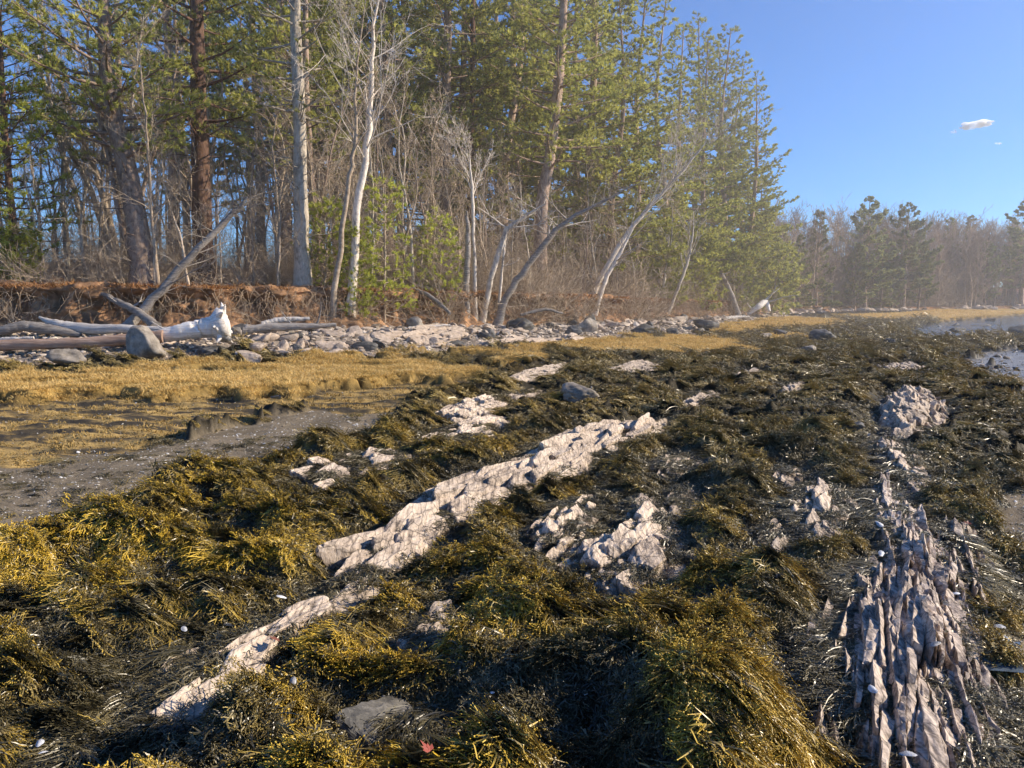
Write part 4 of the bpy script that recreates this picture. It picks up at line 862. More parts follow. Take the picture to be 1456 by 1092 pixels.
# distant stems of the woods behind
dk = []
for i in range(6):
    r_ = np.random.default_rng(240+i); dk.append(bare_meshes('stem', r_, 'twig', 'twig', H=12., r0=.09, fork=.25, nl=12, Lb=2.6, depth=1, el0=.8, tw=.012, sides=5))
for i in range(110):
    px = rng.uniform(-150, 1000); q, Y = bankpt(px, rng.uniform(10, 34), rng)
    tree('bare_tree', dk[int(rng.integers(6))], BN, q, rng.uniform(0, 6.28), rng.uniform(.7, 1.1), 'thin dark bare tree deep inside the near woods', 'bare tree', 'bare trees deep in the near woods', (rng.normal(0, .05), rng.normal(0, .05)))
# brush at the bank edge
def brush_meshes(rng, H, n, m='twig'):
    wood = MB()
    def g(p, d, L, r, lv):
        pts = [p]; dd = d
        for i in range(5): dd = unit(dd+rng.normal(0, .2, 3)-UP*.05*(lv == 0)); pts.append(pts[-1]+dd*L/5)
        tube(wood, pts, np.linspace(r, r*.4, 6), 3, cap=False)
        if lv < 2:
            for j in range(rng.integers(3, 6)): k = rng.integers(1, 6); g(pts[k], unit(unit(pts[k]-pts[k-1])+rng.normal(0, .6, 3)), L*rng.uniform(.3, .6), r*.6, lv+1)
    for i in range(n):
        a = rng.uniform(0, 6.28); e = rng.uniform(.5, 1.45); g(np.array([rng.normal(0, .15), rng.normal(0, .15), 0]), np.array([math.cos(a)*math.cos(e), math.sin(a)*math.cos(e), math.sin(e)]), H*rng.uniform(.5, 1.1), .012, 0)
    return wood.mesh('brush', M[m])
bs = [brush_meshes(np.random.default_rng(300+i), 1.9, 13) for i in range(6)]
rng = np.random.default_rng(310)
for i in range(180):
    px = rng.uniform(-120, 1080) if i < 80 else rng.uniform(620, 1040); q, Y = bankpt(px, rng.uniform(-.6, 3.5), rng)
    near = 'left' if px < 600 else 'right'
    o = obj('shrub', bs[int(rng.integers(6))], None, {'left': 'leafless twiggy shrub on the left half of the eroded bank', 'right': 'leafless tangled shrub on the right half of the bank below the pines'}[near], 'shrub', 'leafless shrubs on the %s of the bank' % near, loc=q)
    o.rotation_euler = (rng.normal(-.1, .25), rng.normal(0, .25), rng.uniform(0, 6.28)); k_ = rng.uniform(.5, 1.1)*((1.3+.012*(Y-25)) if px > 620 else .85); o.scale = (k_, k_, k_)
# ---- the far shore
fk = []
for i in range(4):
    r_ = np.random.default_rng(400+i); path = np.array([[0, 0, 0], [.2, .1, 5], [.1, 0, 10], [0, 0, 16.]])
    fk.append(pine_meshes('farpine', r_, 'pinebark', 'needlefar', path=path, rad=(.3, .25, .17, .04), crown0=(.14, .2, .05, .12)[i], Lmax=(5.2, 5.6, 3.2, 5.)[i], nbr=(40, 40, 56, 40)[i], dead=6, tuft=.4, shape=('white', 'white', 'cone', 'round')[i], step=.3, nb=14, w=.05, twig=.03, sides=5))
for px, pt, Y, kd, lab in ((1230,283,112,0,'tallest layered pine on the far shore, its top flat and open'),(1284,292,126,1,'broad flat-topped pine right behind the tallest layered pine'),(1305,348,110,3,'low dark spreading pine in front of the far bare trees'),
        (1161,300,118,2,'narrow spruce-like conifer at the left end of the far shore'),(1345,310,128,2,'small conifer tip above the far bare trees, nearest the broad pine'),(1372,308,130,2,'small conifer tip above the middle of the far bare trees'),(1452,286,122,1,'dark pine cut by the right edge on the far shore'),
        (1215,352,108,3,'short olive pine at the foot of the tallest layered pine'),(1252,360,109,2,'pale young conifer between the two far pines'),(1134,335,100,2,'dark little conifer at the far end of the near woods'),(1500,300,128,0,'layered pine beyond the right edge of the far shore'),(1400,345,122,3,'hazy green pine among the right far bare trees'),(1110,318,88,2,'dark narrow pine in the gap beside the near woods'),(1268,372,107,3,'low green pine just left of the dark spreading pine')):
    q0, Yb = bankpt(px, 1., rng); Y = Yb+1. if (Yb > 70 and 'tip' not in lab and 'hazy' not in lab) else Y; q = seat(W(px, 436, Y)); top = W(px, pt, Y)[2]; tree('pine_tree', fk[kd], PN, q, px*.37, (top-q[2])/16.3, lab, 'pine tree')
fb = [bare_meshes('farbare', np.random.default_rng(420+i), 'fartwig', 'fartwig', H=12., r0=.13, fork=.12, nl=32, Lb=4.4, depth=2, el0=1.0, tw=.02, sides=4) for i in range(6)]
rng = np.random.default_rng(430)
for i in range(230):
    px = rng.uniform(1085, 1560); q, Y = bankpt(px, 1+rng.random()*26, rng)
    sc = rng.uniform(.75, 1.1)*(1 if px > 1180 else .85); e = tree('bare_tree', fb[int(rng.integers(6))], BN, q, rng.uniform(0, 6.28), sc, 'grey-brown bare tree in the hazy wood along the far shore', 'bare tree', 'bare trees along the far shore')
# ================================================================== the eroded bank
def bank_strip():
    mb = MB(); pts = []
    for i in range(len(BANK)-1):
        if BANK[i, 0] > 30 or BANK[i+1, 0] < -45: continue
        L = np.hypot(*(BANK[i+1, :2]-BANK[i, :2])); n = int(L/(.07 if BANK[i, 1] < 45 else .16))
        for t in np.linspace(0, 1, n, endpoint=False): pts.append(BANK[i]*(1-t)+BANK[i+1]*t)
    P = np.array(pts); k = 25; ker = np.ones(k)/k; Q = P.copy()
    for c in range(4): Q[:, c] = np.convolve(np.pad(P[:, c], k//2, mode='edge'), ker, 'valid')
    T = np.gradient(Q[:, :2], axis=0); T /= np.linalg.norm(T, axis=1)[:, None]; Nn = np.stack([T[:, 1], -T[:, 0]], 1)   # towards the beach
    m = 40; t = np.linspace(0, 1, m); wob = fbm(Q[:, 0]*.35, Q[:, 1]*.35, 40, 3)
    # profile: dd (shore +) and relative height
    dd = np.interp(t, [0, .12, .35, .55, .68, .76, .84, 1], [.55, .25, -.12, -.25, -.05, .0, -.25, -1.9]); hh = np.interp(t, [0, .12, .35, .55, .68, .76, .84, 1], [-.12, .1, .42, .72, .9, 1., 1.06, 1.03])
    S, TT = np.meshgrid(np.arange(len(Q))*.07, t, indexing='ij')
    HH = hh[None]*Q[:, 3:4] + Q[:, 2:3]
    br = fbm(S*.5, TT*1.2+3, 81, 3); am = np.sin(np.clip(TT/.84, 0, 1)*math.pi)
    D = dd[None] - .5*wob[:, None] + am*(.45*br + .22*fbm(S*2.1, TT*5, 82, 4)+.09*fbm(S*8, TT*14, 83, 3))
    X = Q[:, 0:1]+Nn[:, 0:1]*D; Y = Q[:, 1:2]+Nn[:, 1:2]*D; Z = HH + .10*fbm(S*1.3, TT*3, 84, 3)*am + sstep(.7, .8, TT)*(.14*fbm(S*.8, TT*4, 85, 3)) + .03*fbm(S*7, TT*16, 86, 2)
    me = bpy.data.meshes.new('bank'); fill(me, np.stack([X.ravel(), Y.ravel(), Z.ravel()], 1), np.zeros((0, 3), int), grid_faces(len(Q), m)[:, ::-1])
    me.materials.append(M['soil']); obj('eroded_bank', me, kind='structure')
    return Q, Nn, wob
BQ, BN_, BW = bank_strip()
rng = np.random.default_rng(501)
mb = MB()
for i in range(4000):
    k = rng.integers(0, len(BQ)); q = BQ[k]; n = np.array([*BN_[k], 0]); L = rng.uniform(.2, .95); d0 = -.5*BW[k]
    if rng.random() < .35 and q[0] < -9: continue
    p = np.array([q[0], q[1], q[2]+q[3]*rng.uniform(.55, 1.02)])+n*(d0+rng.uniform(-.05, .2)); tt = np.array([-BN_[k][1], BN_[k][0], 0])
    d = unit(n*rng.uniform(.1, .7)+tt*rng.normal(0, .5)-UP*rng.uniform(.3, 1.3)); pts = [p]
    for j in range(5): d = unit(d+rng.normal(0, .22, 3)-UP*.12); pts.append(pts[-1]+d*L/5)
    tube(mb, pts, np.linspace(rng.uniform(.007, .017), .004, 6), 3, cap=False)
obj('exposed_roots', mb.mesh('exposed_roots', M['root']), None, 'pale fine roots and dead grass hanging down the eroded bank face', 'roots', kind='stuff')
lk = [tuft(rng, 16, .09, .007, 'litter', 2.2, .09) for i in range(5)]
n = 16000; k = rng.integers(0, len(BQ), n); dd = -rng.random(n)**1.5*5-.0; px_ = BQ[k, 0]+BN_[k, 0]*(dd-.5*BW[k]); py_ = BQ[k, 1]+BN_[k, 1]*(dd-.5*BW[k]); z, kk = terrain(px_, py_, True)
z = np.where(dd > -1.9, np.maximum(z, BQ[k, 2]+BQ[k, 3]*1.03-.02), z)
instancer('fallen_needles', np.stack([px_, py_, z], 1), np.stack([rng.normal(0, .2, n), rng.normal(0, .2, n), rng.uniform(0, 6.28, n)], 1), np.full((n, 3), 1.2)*rng.uniform(.6, 1.5, n)[:, None], rng.integers(0, 5, n), lk, 'rust coloured fallen needles and leaves on the bank top', 'leaf litter')
# undergrowth: fine brush filling the woods
uk = [brush_meshes(np.random.default_rng(520+i), 2.2, 7) for i in range(4)]
n = 2600; x, y, r = candidates(26000, 22, 150, rng, 1.25, -44, 44); z, kk = terrain(x, y, True); keep = (kk['d'] < -2.0) & (kk['d'] > -34) & (rng.random(len(x)) < .18+.2*(x > -8)+.65*(y > 75)); x, y, z, d_ = x[keep][:5200], y[keep][:5200], z[keep][:5200], kk['d'][keep][:5200]; n = len(x)
sc = rng.uniform(.6, 1.3, n)*np.where(y > 75, 2.0, 1.)
instancer('undergrowth', np.stack([x, y, z-.05], 1), np.stack([rng.normal(0, .2, n), rng.normal(0, .2, n), rng.uniform(0, 6.28, n)], 1), np.stack([sc, sc, sc], 1), rng.integers(0, 4, n), uk, 'bare twiggy undergrowth filling the woods between the trunks', 'undergrowth')
# ================================================================== driftwood
def log(pix, rad, label, m, seed, name='driftwood_log', root=None, sides=12, limbs=()):
    rng = np.random.default_rng(seed); P = np.array([W(a, b, Y) for a, b, Y in pix]); loc = P[0].copy(); P = P-loc
    S = spline(P, 40); S[1:-1] += rng.normal(0, .006, (38, 3)); r = np.interp(np.linspace(0, 1, 40), np.linspace(0, 1, len(rad)), rad)
    e = obj(name, None, None, label, 'driftwood', loc=loc); b = MB(); tube(b, S, r, sides, rough=.12, rng=rng); obj('trunk', b.mesh('log', M[m]), e)
    for (t, d, L, r0) in limbs:
        b = MB(); p = S[int(t*39)]; d = unit(np.array(d, float)); pts = [p]
        for j in range(5): d = unit(d+rng.normal(0, .12, 3)); pts.append(pts[-1]+d*L*1.2/5)
        tube(b, pts, np.linspace(r0*.7, r0*.15, 6), 6, rough=.2, rng=rng); obj('limb', b.mesh('limb', M[m]), e)
    if root:
        b = MB(); c = S[-1]; ax = unit(S[-1]-S[-4])
        tube(b, [c-ax*.25, c-ax*.05, c+ax*.08, c+ax*.14], [r[-1], r[-1]*1.35, r[-1]*1.25, r[-1]*.6], 14, rough=.35, rng=rng)
        for j in range(root):
            a = j/root*6.28+rng.normal(0, .2); o = np.array([0, math.cos(a), math.sin(a)]); d = unit(ax*.25+o); L = rng.uniform(.2, .42)*(1.35 if o[2] > .6 else 1); pts = [c-ax*.04+o*r[-1]*.5]
            for i in range(4): d = unit(d+rng.normal(0, .22, 3)); pts.append(pts[-1]+d*L/4)
            tube(b, pts, np.linspace(r[-1]*.42, .015, 5), 7, rough=.6, rng=rng)
        obj('root_plate', b.mesh('root_plate', M['drift']), e)
    return e
log([(-70,497,18.6),(0,491,18.6),(100,488,18.7),(190,482,18.9),(232,478,19.)], (.14,.14,.13,.14,.16), 'brown-pink stripped log lying low behind the grey boulders', 'driftpink', 1)
log([(205,483,19.15),(250,474,19.2),(290,467,19.3),(318,463,19.4)], (.14,.20,.25,.32), 'silver white log with a jagged torn root end pointing right', 'drift', 2, root=14, limbs=((.3, (-.3, 0, .2), .5, .05),))
log([(56,451,20.6),(80,461,20.5),(120,467,20.4),(190,468,20.3),(260,470,20.2)], (.03,.13,.15,.11,.07), 'silver log with a pointed left tip behind the brown-pink log', 'drift', 3)
log([(-70,474,20),(0,470,20),(30,464,20.1),(62,467,20.2),(115,476,20.3)], (.13,.13,.14,.15,.08), 'pale grey log entering from the left edge above the others', 'driftgrey', 4)
log([(-40,483,19.6),(10,482,19.6),(48,480,19.7)], (.05,.05,.04), 'thin pale stick under the left grey log', 'drift', 5, 'driftwood_stick')
log([(345,470,20.8),(380,466,21),(430,464,21.2),(478,462,21.4)], (.10,.12,.1,.05), 'flat grey log lying right of the torn root end', 'driftgrey', 6, limbs=((.8, (.3, 0, .8), .6, .05), (.6, (-.6, .3, .5), .5, .04)))
log([(372,461,21.6),(400,455,21.8),(440,453,22)], (.08,.09,.05), 'short weathered plank-like log above the flat grey log', 'drift', 7)
log([(560,470,26),(590,466,26),(640,462,26.4)], (.05,.06,.03), 'thin driftwood pole on the shingle left of the snag', 'drift', 8, 'driftwood_stick')
log([(575,408,28),(605,418,27.4),(625,432,27),(640,446,26.6)], (.05,.08,.08,.05), 'bowed dead limb curving down the orange bank', 'driftgrey', 9, 'fallen_limb')
log([(1063,447,56),(1078,436,56),(1088,430,56.5),(1094,443,56)], (.12,.22,.24,.1), 'bleached tangle of driftwood at the far beach end', 'drift', 10, limbs=((.5, (.5, 0, .6), 1.6, .1), (.7, (.4, -.2, .9), 1.3, .08), (.2, (-.5, 0, .5), 1.4, .09), (.6, (1, 0, -.1), 2., .12)))
log([(1010,458,50),(1040,452,51),(1066,450,52)], (.12,.14,.06), 'pale log lying on the far beach below the propped trunks', 'drift', 11)
log([(740,448,30.5),(775,440,30.8),(800,446,31)], (.06,.07,.04), 'small weathered log by the dark boulder', 'driftgrey', 12)
# ================================================================== boulders
rngb = np.random.default_rng(601)
def boulder(px, py, wpx, hpx, label, m='boulder', seed=0, Y=None, dz=0., rz=None, flat=None):
    rng = np.random.default_rng(seed+700)
    if Y is None:
        z = .1
        for i in range(30): X, Y_ = G(px, py, z); z = .6*z+.4*tz(X, Y_)
        Y = Y_
    q = W(px, py, Y); q = np.array([q[0], q[1], tz(q[0], q[1])]); wm = wpx/F*Y; hm = hpx/F*Y
    V, Fc = stone(rng, sub=4, planes=14, soft=60, noise_a=.09, flat=1.)
    V = V-np.array([0, 0, V[:, 2].min()]); V[:, :2] -= (V[:, :2].max(0)+V[:, :2].min(0))/2; V /= (np.ptp(V[:, 0]), np.ptp(V[:, 1]), V[:, 2].max())
    V *= np.array([wm, wm*rng.uniform(.7, .95), hm*1.18]); V[:, 2] -= hm*.18
    if 'sloping right' in label: V[:, 2] *= 1-.5*sstep(-.1*wm, .5*wm, V[:, 0])
    me = bpy.data.meshes.new('boulder'); fill(me, V, Fc, np.zeros((0, 4), int), True); me.materials.append(M[m])
    o = obj('boulder', me, None, label, 'boulder', loc=q+np.array([0, 0, dz])); return o
B = [(207,514,60,50,'big grey boulder with a sloping right side in front of the brown-pink log','boulder'),(100,518,50,24,'low grey boulder left of the big sloping one','boulder'),(118,519,16,8,'fist-like stone tucked at the foot of the low grey boulder','boulder'),
 (66,486,26,14,'rounded tan boulder under the left grey log','boulder'),(170,489,22,10,'small stone between the two grey boulders','boulder'),(300,498,46,12,'dark stone wedged under the torn root end','darkrock'),
 (740,472,42,20,'dark flat-topped boulder at the foot of the bank','darkrock'),(815,478,26,16,'dark wedge-shaped boulder beside a pale ledge','darkrock'),(918,480,44,20,'wide dark pyramid-shaped boulder above the golden grass','darkrock'),(956,478,18,12,'small dark block right of the pyramid boulder','darkrock'),
 (1004,470,38,16,'squared dark boulder on the far beach','darkrock'),(993,476,22,10,'lower dark block in front of the squared boulder','darkrock'),(835,472,30,20,'brownish boulder half inside the brush','boulder'),
 (825,568,54,26,'lone grey boulder in the weed behind the long pink ridge','boulder'),(1168,488,40,20,'dark boulder standing clear on the far weed flats','darkrock'),(1265,491,18,11,'small dark boulder near the shallow water','darkrock'),(1238,470,24,9,'low dark rock at the left end of the shallow water','darkrock'),
 (1110,478,20,10,'small dark rock between two strips of golden grass','darkrock'),(640,446,10,8,'small pale stone on the bank','boulder'),(1030,665,60,14,'dark low rock in the shadowed weed right of centre','darkrock'),(1448,480,26,18,'dark rock at the right edge beside the water','darkrock'),(1420,482,34,12,'pale-topped rock left of the edge rock by the water','boulder'),
 (1362,472,24,7,'flat dark rock standing in the shallow water','darkrock'),(1395,474,16,6,'tiny dark rock in the middle of the shallow water','darkrock'),(1330,486,50,9,'long low weed-dark rock along the near edge of the water','darkrock'),
 (1214,612,30,12,'round dark stone below the pale hump','darkrock'),(1150,505,22,10,'upright pale rock in the far weed flats','boulder'),(1085,482,26,9,'grey rock at the end of the golden strip','boulder'),(430,478,16,8,'grey block at the right end of the flat log','boulder'),(394,560,20,7,'stone at the lower lip of the marsh grass','boulder'),(1185,478,16,8,'brown stone behind the clear dark boulder','boulder'),(1205,525,20,8,'pale stone scrap in the far weed','boulder'),(1340,590,26,14,'grey block at the right foot of the pale hump','darkrock'),(410,449,16,18,'rounded stone set in the root-hung bank','boulder'),(590,452,26,20,'mossy grey boulder half buried in the orange bank','boulder'),(335,440,18,14,'tan stone in the dark hollow of the bank','boulder')]
for i, (a, b, c, d, lab, m) in enumerate(B):
    boulder(a, b, c, d, lab, m, i, {410: 21.9, 590: 26.3, 335: 21.4, 66: 19.3, 640: 28}.get(a, None))
# rubble: separate blocks along the upper beach
rk = [stone_mesh(rng, ['rubble', 'rubble', 'rubble', 'darkrock'][i % 4], sub=3, planes=9, flat=.55, soft=40, noise_a=.04) for i in range(12)]
cnt = 0
while cnt < 290:
    u_ = rng.random(); px = rng.uniform(340, 720) if u_ < .45 else (rng.uniform(-60, 340) if u_ < .6 else rng.uniform(720, 1120))
    q, Y = bankpt(px, -rng.uniform(.35, 5.2), rng); s_ = min(.3, float(np.exp(rng.normal(0, .5)))*.15)*(1 if Y < 35 else 1.4)*(.6 if px < 340 else 1)
    q[2] = tz(q[0], q[1])+s_*.1; k_ = int(rng.integers(12))
    zone_ = 'left' if px < 340 else ('middle' if px < 720 else 'right')
    o = obj('beach_stone', rk[k_], None, {'left': 'angular stone on the shingle around the driftwood logs', 'middle': 'angular grey-tan block in the rubble below the middle of the bank', 'right': 'angular block in the rubble along the right part of the beach'}[zone_], 'stone', 'loose stones on the beach, %s part' % zone_, loc=q)
    o.scale = (s_*1.2, s_, s_); o.rotation_euler = (rng.normal(0, .35), rng.normal(0, .35), rng.uniform(0, 6.28)); cnt += 1
for i in range(90):   # rocks lying on the far flats
    px = rng.uniform(1040, 1460); py = 450+rng.random()**1.2*75; X, Y = G(px, py, .05); s_ = rng.uniform(2, 6)/F*Y
    if terrain(np.array([X]), np.array([Y]), True)[1]['grass'][0] > .3: continue
    o = obj('flats_stone', rk[int(rng.choice([3, 7, 11, 2, 6]))], None, 'dark stone scattered on the far weedy flats', 'stone', 'dark stones on the far flats', loc=(X, Y, tz(X, Y)+s_*.15)); o.scale = (s_*1.3, s_, s_*.9); o.rotation_euler = (rng.normal(0, .3), rng.normal(0, .3), rng.uniform(0, 6.28))
for i in range(90):   # boulders heaped at the foot of the far shore
    px = rng.uniform(1120, 1500); q, Y = bankpt(px, -rng.uniform(.3, 2.5), rng); s_ = rng.uniform(.25, .75); q[2] = tz(q[0], q[1])+.1
    o = obj('shore_boulder', rk[int(rng.choice([0, 1, 4, 2]))], None, 'pale boulder in the row at the foot of the far wood', 'boulder', 'boulders along the far shore', loc=q); o.scale = (s_*1.3, s_, s_); o.rotation_euler = (rng.normal(0, .3), rng.normal(0, .3), rng.uniform(0, 6.28))
# ledges of pale shale on the beach
for lab, poly, H in (('pale layered ledge of shale in the middle of the beach rubble', [(578,476),(600,464),(640,464),(662,474),(650,486),(600,488)], .22), ('flat tan ledge left of the dark wedge boulder', [(690,486),(720,480),(770,478),(780,484),(740,492)], .15), ('pale flat ledge on the beach below the brush', [(765,487),(800,478),(850,480),(830,488)], .15), ('long flat pale ledge right of the flat log', [(520,478),(545,468),(575,470),(580,478),(540,484)], .14)):
    outcrop(lab, GB(poly, .1), H, (.8, .25), 60+len(lab)).data.materials[0] = M['rubble']
# ================================================================== small things
def shell_mesh(rng):
    nr, na = 6, 14; mb = MB(); r = np.linspace(0, 1, nr); a = np.arange(na)*2*math.pi/na; Rr, A = np.meshgrid(r, a, indexing='ij')
    w = 1+.12*np.sin(A*3+rng.uniform(0, 6))+.06*np.sin(A*7); X = Rr*w*np.cos(A); Y = .62*Rr*w*np.sin(A)*(1+.25*np.cos(A)); Z = .28*(1-Rr**2)+.03*rng.normal(0, 1, Rr.shape)*Rr
    mb.add(np.stack([X, Y, Z], -1).reshape(-1, 3), q=grid_faces(nr, na, True)); return mb.mesh('shell', M['shell'])
sm = [shell_mesh(rng) for i in range(5)]
for px, py, w_, lab in ((628,856,9,'round blue-white shell right under the tip of the small knobbly rock'),(262,898,9,'white oval shell on the thin slate blade'),(400,853,11,'white shell on the upper end of the lower pink ridge'),(325,893,10,'angular white shell lower on the pink ridge'),(417,975,11,'white shell alone in the dark weed at lower left'),(57,1062,13,'white shell beside the bottom left rock'),(62,1076,11,'second white shell touching the first at the bottom left'),
    (797,772,8,'small pale shell below the flat cracked outcrop'),(803,777,6,'tiny shell next to the pale one below the cracked outcrop'),(1250,748,8,'round white shell at the top of the splintery ridge'),(1253,790,9,'round ring-like shell halfway up the splintery ridge'),(1330,920,12,'white shell chip in the weed right of the ridge'),(1420,895,16,'angular white shell on the dark mud at the right'),(1432,912,9,'small shell under the angular one at the right'),(1360,848,10,'pale shell at the right foot of the splintery ridge'),
    (1290,1078,17,'large round white shell at the bottom of the splintery ridge'),(410,640,16,'white shell-like chip on the mud edge'),(395,652,12,'lower white chip on the mud edge'),(1068,735,7,'little shell in the shadowed hollow'),(1345,862,9,'bluish shell near the right foot of the ridge'),(700,990,8,'white shell scrap in the bottom weed'),(545,995,7,'shell by the dark flat slab'),(1240,985,12,'chalky shell in the weed below the splintery ridge'),(690,736,5,'tiny pale shell right of the broad pink slab'),(1235,620,6,'shell glinting above the weed slope')):
    z = .25
    for i in range(20): X, Y = G(px, py, z); z = .5*z+.5*(tz(X, Y)+.05+.18*float(rockmask(np.array([X]), np.array([Y]))[0]))
    o = obj('shell', sm[int(rng.integers(5))], None, lab, 'shell', loc=(X, Y, z+.015)); k_ = w_/F*Y*.75; o.scale = (k_, k_, k_); o.rotation_euler = (rng.normal(0, .35), rng.normal(.25, .3), rng.uniform(0, 6.28))
# a cluster of broken white shell at the bottom
# dead leaf and a red scrap of weed
def leaf_mesh(rng, m):
    mb = MB(); n = 9
    for j in range(5):
        a = -1.1+j*.55; L = rng.uniform(.6, 1.); d = np.array([math.cos(a), math.sin(a), .15]); s_ = np.array([-math.sin(a), math.cos(a), rng.uniform(-.3, .3)])
        mb.add([(0, 0, 0), d*L*.5+s_*.16, d*L, d*L*.5-s_*.16], q=[(0, 3, 2, 1)])
    return mb.mesh('leaf', M[m])
for px, py, sz, m, lab, nm in ((398,912,.07,'deadleaf','curled red-brown dead leaf on the dark weed','dead_leaf'),(612,1068,.05,'redweed','small tuft of red seaweed at the bottom edge','red_seaweed'),(1212,675,.05,'redweed','tiny red scrap of seaweed near the rounded knob','red_seaweed'),(1376,745,.05,'redweed','orange-red scrap of weed right of the splintery ridge','red_seaweed')):
    X, Y = G(px, py, .25); z = tz(X, Y)+.07; X, Y = G(px, py, z); o = obj(nm, leaf_mesh(rng, m), None, lab, 'leaf' if 'leaf' in nm else 'seaweed', loc=(X, Y, z)); o.scale = (sz,)*3; o.rotation_euler = (.2, -.4, rng.uniform(0, 6))
for p0, p1, r_, lab in (((1085,1100),(1128,1070),.007,'pale broken stick at the bottom right of centre'),((1290,1042),(1335,1046),.006,'thin pale twig across the foot of the splintery ridge'),((905,952),(930,975),.003,'thin bare stalk in the dark weed')):
    a = np.array([*G(*p0, .3), .3]); b = np.array([*G(*p1, .3), .3]); a[2] = tz(a[0], a[1])+.08; b[2] = tz(b[0], b[1])+.1; mb = MB(); tube(mb, spline([a*0, (b-a)*.5+[0, 0, .01], b-a], 8), np.linspace(r_, r_*.6, 8), 6, rough=.2, rng=rng); obj('stick', mb.mesh('stick', M['palebark']), None, lab, 'stick', loc=a)
# ================================================================== clouds: three small wisps
def cloud(px, py, wpx, hpx, Y, label, n, seed):
    rng = np.random.default_rng(seed); c = W(px, py, Y); w_ = wpx/F*Y; h_ = hpx/F*Y; mb = MB(); import bmesh
    bm = bmesh.new(); bmesh.ops.create_icosphere(bm, subdivisions=2, radius=1); D = np.array([v.co[:] for v in bm.verts]); Fc = np.array([[v.index for v in f.verts] for f in bm.faces]); bm.free()
    for i in range(n):
        t = rng.random(); p = np.array([(t-.5)*w_*.9, rng.normal(0, w_*.1), (t-.5)*h_*.5+rng.normal(0, h_*.12)]); s_ = h_*(.3*math.sin(math.pi*t)+.08)*rng.uniform(.5, 1)
        mb.add(D*np.array([s_*2.6, s_*2, s_])*(1+.2*noise3(D[:, 0]*2, D[:, 1]*2, D[:, 2]*2, i))[:, None]+p, t=Fc)
    return obj('cloud', mb.mesh('cloud', M['cloud']), None, label, 'cloud', loc=c)
k = N('cloud'); vs = k.n('ShaderNodeVolumeScatter'); vs.inputs['Color'].default_value = (1, 1, 1, 1); vs.inputs['Anisotropy'].default_value = .2
cn = k.noise(.03, 4, .7, k.pos()); k.l(k.math('MAXIMUM', k.math('MULTIPLY', k.math('SUBTRACT', cn, .38), 1.6), 0.), vs.inputs['Density']); ad = k.n('ShaderNodeAddShader'); em = k.n('ShaderNodeEmission'); em.inputs[0].default_value = (1, .98, .95, 1); k.l(k.math('MULTIPLY', cn, .06), em.inputs[1]); k.l(vs.outputs[0], ad.inputs[0]); k.l(em.outputs[0], ad.inputs[1]); k.l(ad.outputs[0], k.out.inputs['Volume']); M['cloud'] = k.m  # added glow stands in for sunlight scattered many times inside the cloud
cloud(1387, 177, 44, 12, 2200, 'small bright ragged cloud alone in the blue sky', 40, 1)
cloud(1420, 204, 12, 4, 2200, 'tiny faint cloud scrap below the bright one', 12, 2)
cloud(1356, 187, 7, 5, 2200, 'tiny cloud scrap left of the bright one', 8, 3)
# ================================================================== haze over the cove; the nearer box is added to brighten the woods
def haze(X0, X1, Y0, Y1, Z0, Z1, dens, an):
    mb = MB()
    mb.add([(X0, Y0, Z0), (X1, Y0, Z0), (X1, Y1, Z0), (X0, Y1, Z0), (X0, Y0, Z1), (X1, Y0, Z1), (X1, Y1, Z1), (X0, Y1, Z1)], q=[(0, 3, 2, 1), (4, 5, 6, 7), (0, 1, 5, 4), (1, 2, 6, 5), (2, 3, 7, 6), (3, 0, 4, 7)])
    k = N('haze'); vs = k.n('ShaderNodeVolumeScatter'); vs.inputs['Color'].default_value = (1, .97, .93, 1); vs.inputs['Density'].default_value = dens; vs.inputs['Anisotropy'].default_value = an
    k.l(vs.outputs[0], k.out.inputs['Volume']); obj('haze', mb.mesh('haze', k.m, False), kind='structure')
haze(-140, 220, 17, 60, -1., 24, .0032, .4)  # added scatter standing in for lens glare over the near woods
haze(-140, 220, 60.2, 230, -1., 24, .0004, .4)
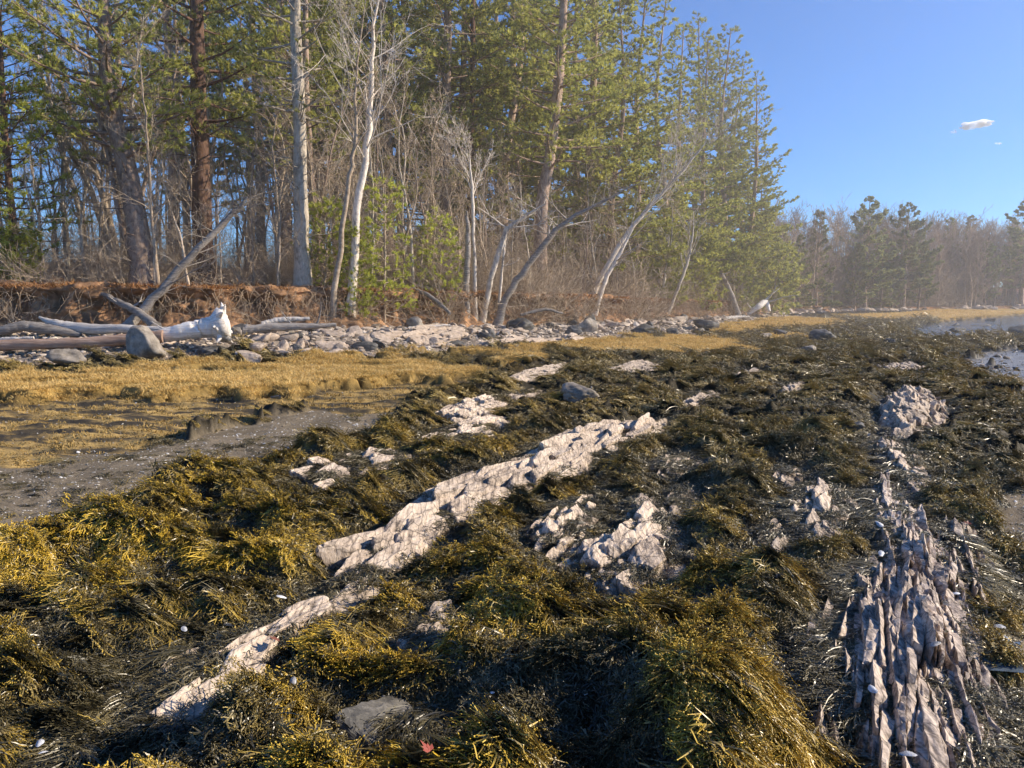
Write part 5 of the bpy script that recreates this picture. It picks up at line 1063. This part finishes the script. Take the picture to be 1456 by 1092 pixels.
# ================================================================== light, sky, camera
SUN_EL, SUN_AZ = R(29), R(87)      # azimuth to the right of the view direction (+Y)
w = bpy.data.worlds.new('World'); bpy.context.scene.world = w; w.use_nodes = True; nt = w.node_tree; nt.nodes.clear()
sky = nt.nodes.new('ShaderNodeTexSky'); sky.sky_type = 'NISHITA'; sky.sun_disc = False; sky.sun_elevation = SUN_EL; sky.sun_rotation = SUN_AZ
sky.air_density = 1.0; sky.dust_density = .15; sky.ozone_density = 3.5
bg = nt.nodes.new('ShaderNodeBackground'); out = nt.nodes.new('ShaderNodeOutputWorld'); bg.inputs[1].default_value = .15
tn = nt.nodes.new('ShaderNodeMix'); tn.data_type = 'RGBA'; tn.blend_type = 'MULTIPLY'; tn.inputs[0].default_value = 1; tn.inputs[7].default_value = (.56, .83, 1.22, 1); nt.links.new(sky.outputs[0], tn.inputs[6]); nt.links.new(tn.outputs[2], bg.inputs[0]); nt.links.new(bg.outputs[0], out.inputs[0])
sl = bpy.data.lights.new('sun', 'SUN'); sl.energy = 7.0; sl.angle = R(.5); sl.color = (1, .86, .67)
so = obj('sun', sl)
from mathutils import Vector
sd_ = Vector((math.sin(SUN_AZ)*math.cos(SUN_EL), math.cos(SUN_AZ)*math.cos(SUN_EL), math.sin(SUN_EL)))
so.rotation_euler = sd_.to_track_quat('Z', 'Y').to_euler()
cd = bpy.data.cameras.new('camera'); cam = obj('camera', cd); cam.location = (0, 0, CAMZ); cam.rotation_euler = (math.pi/2-PITCH, 0, 0)
cd.sensor_width = 36; cd.lens = 36*F/1456; cd.clip_end = 6000; cd.clip_start = .05
s = bpy.context.scene; s.camera = cam
s.view_settings.view_transform = 'Standard'; s.view_settings.look = 'None'; s.view_settings.exposure = 0
s.cycles.max_bounces = 3; s.cycles.diffuse_bounces = 2; s.cycles.glossy_bounces = 1; s.cycles.transmission_bounces = 2; s.cycles.adaptive_threshold = .04; s.cycles.transparent_max_bounces = 4
s.cycles.caustics_reflective = False; s.cycles.caustics_refractive = False
s.cycles.volume_bounces = 2; s.cycles.volume_step_rate = 4.; s.cycles.volume_max_steps = 64
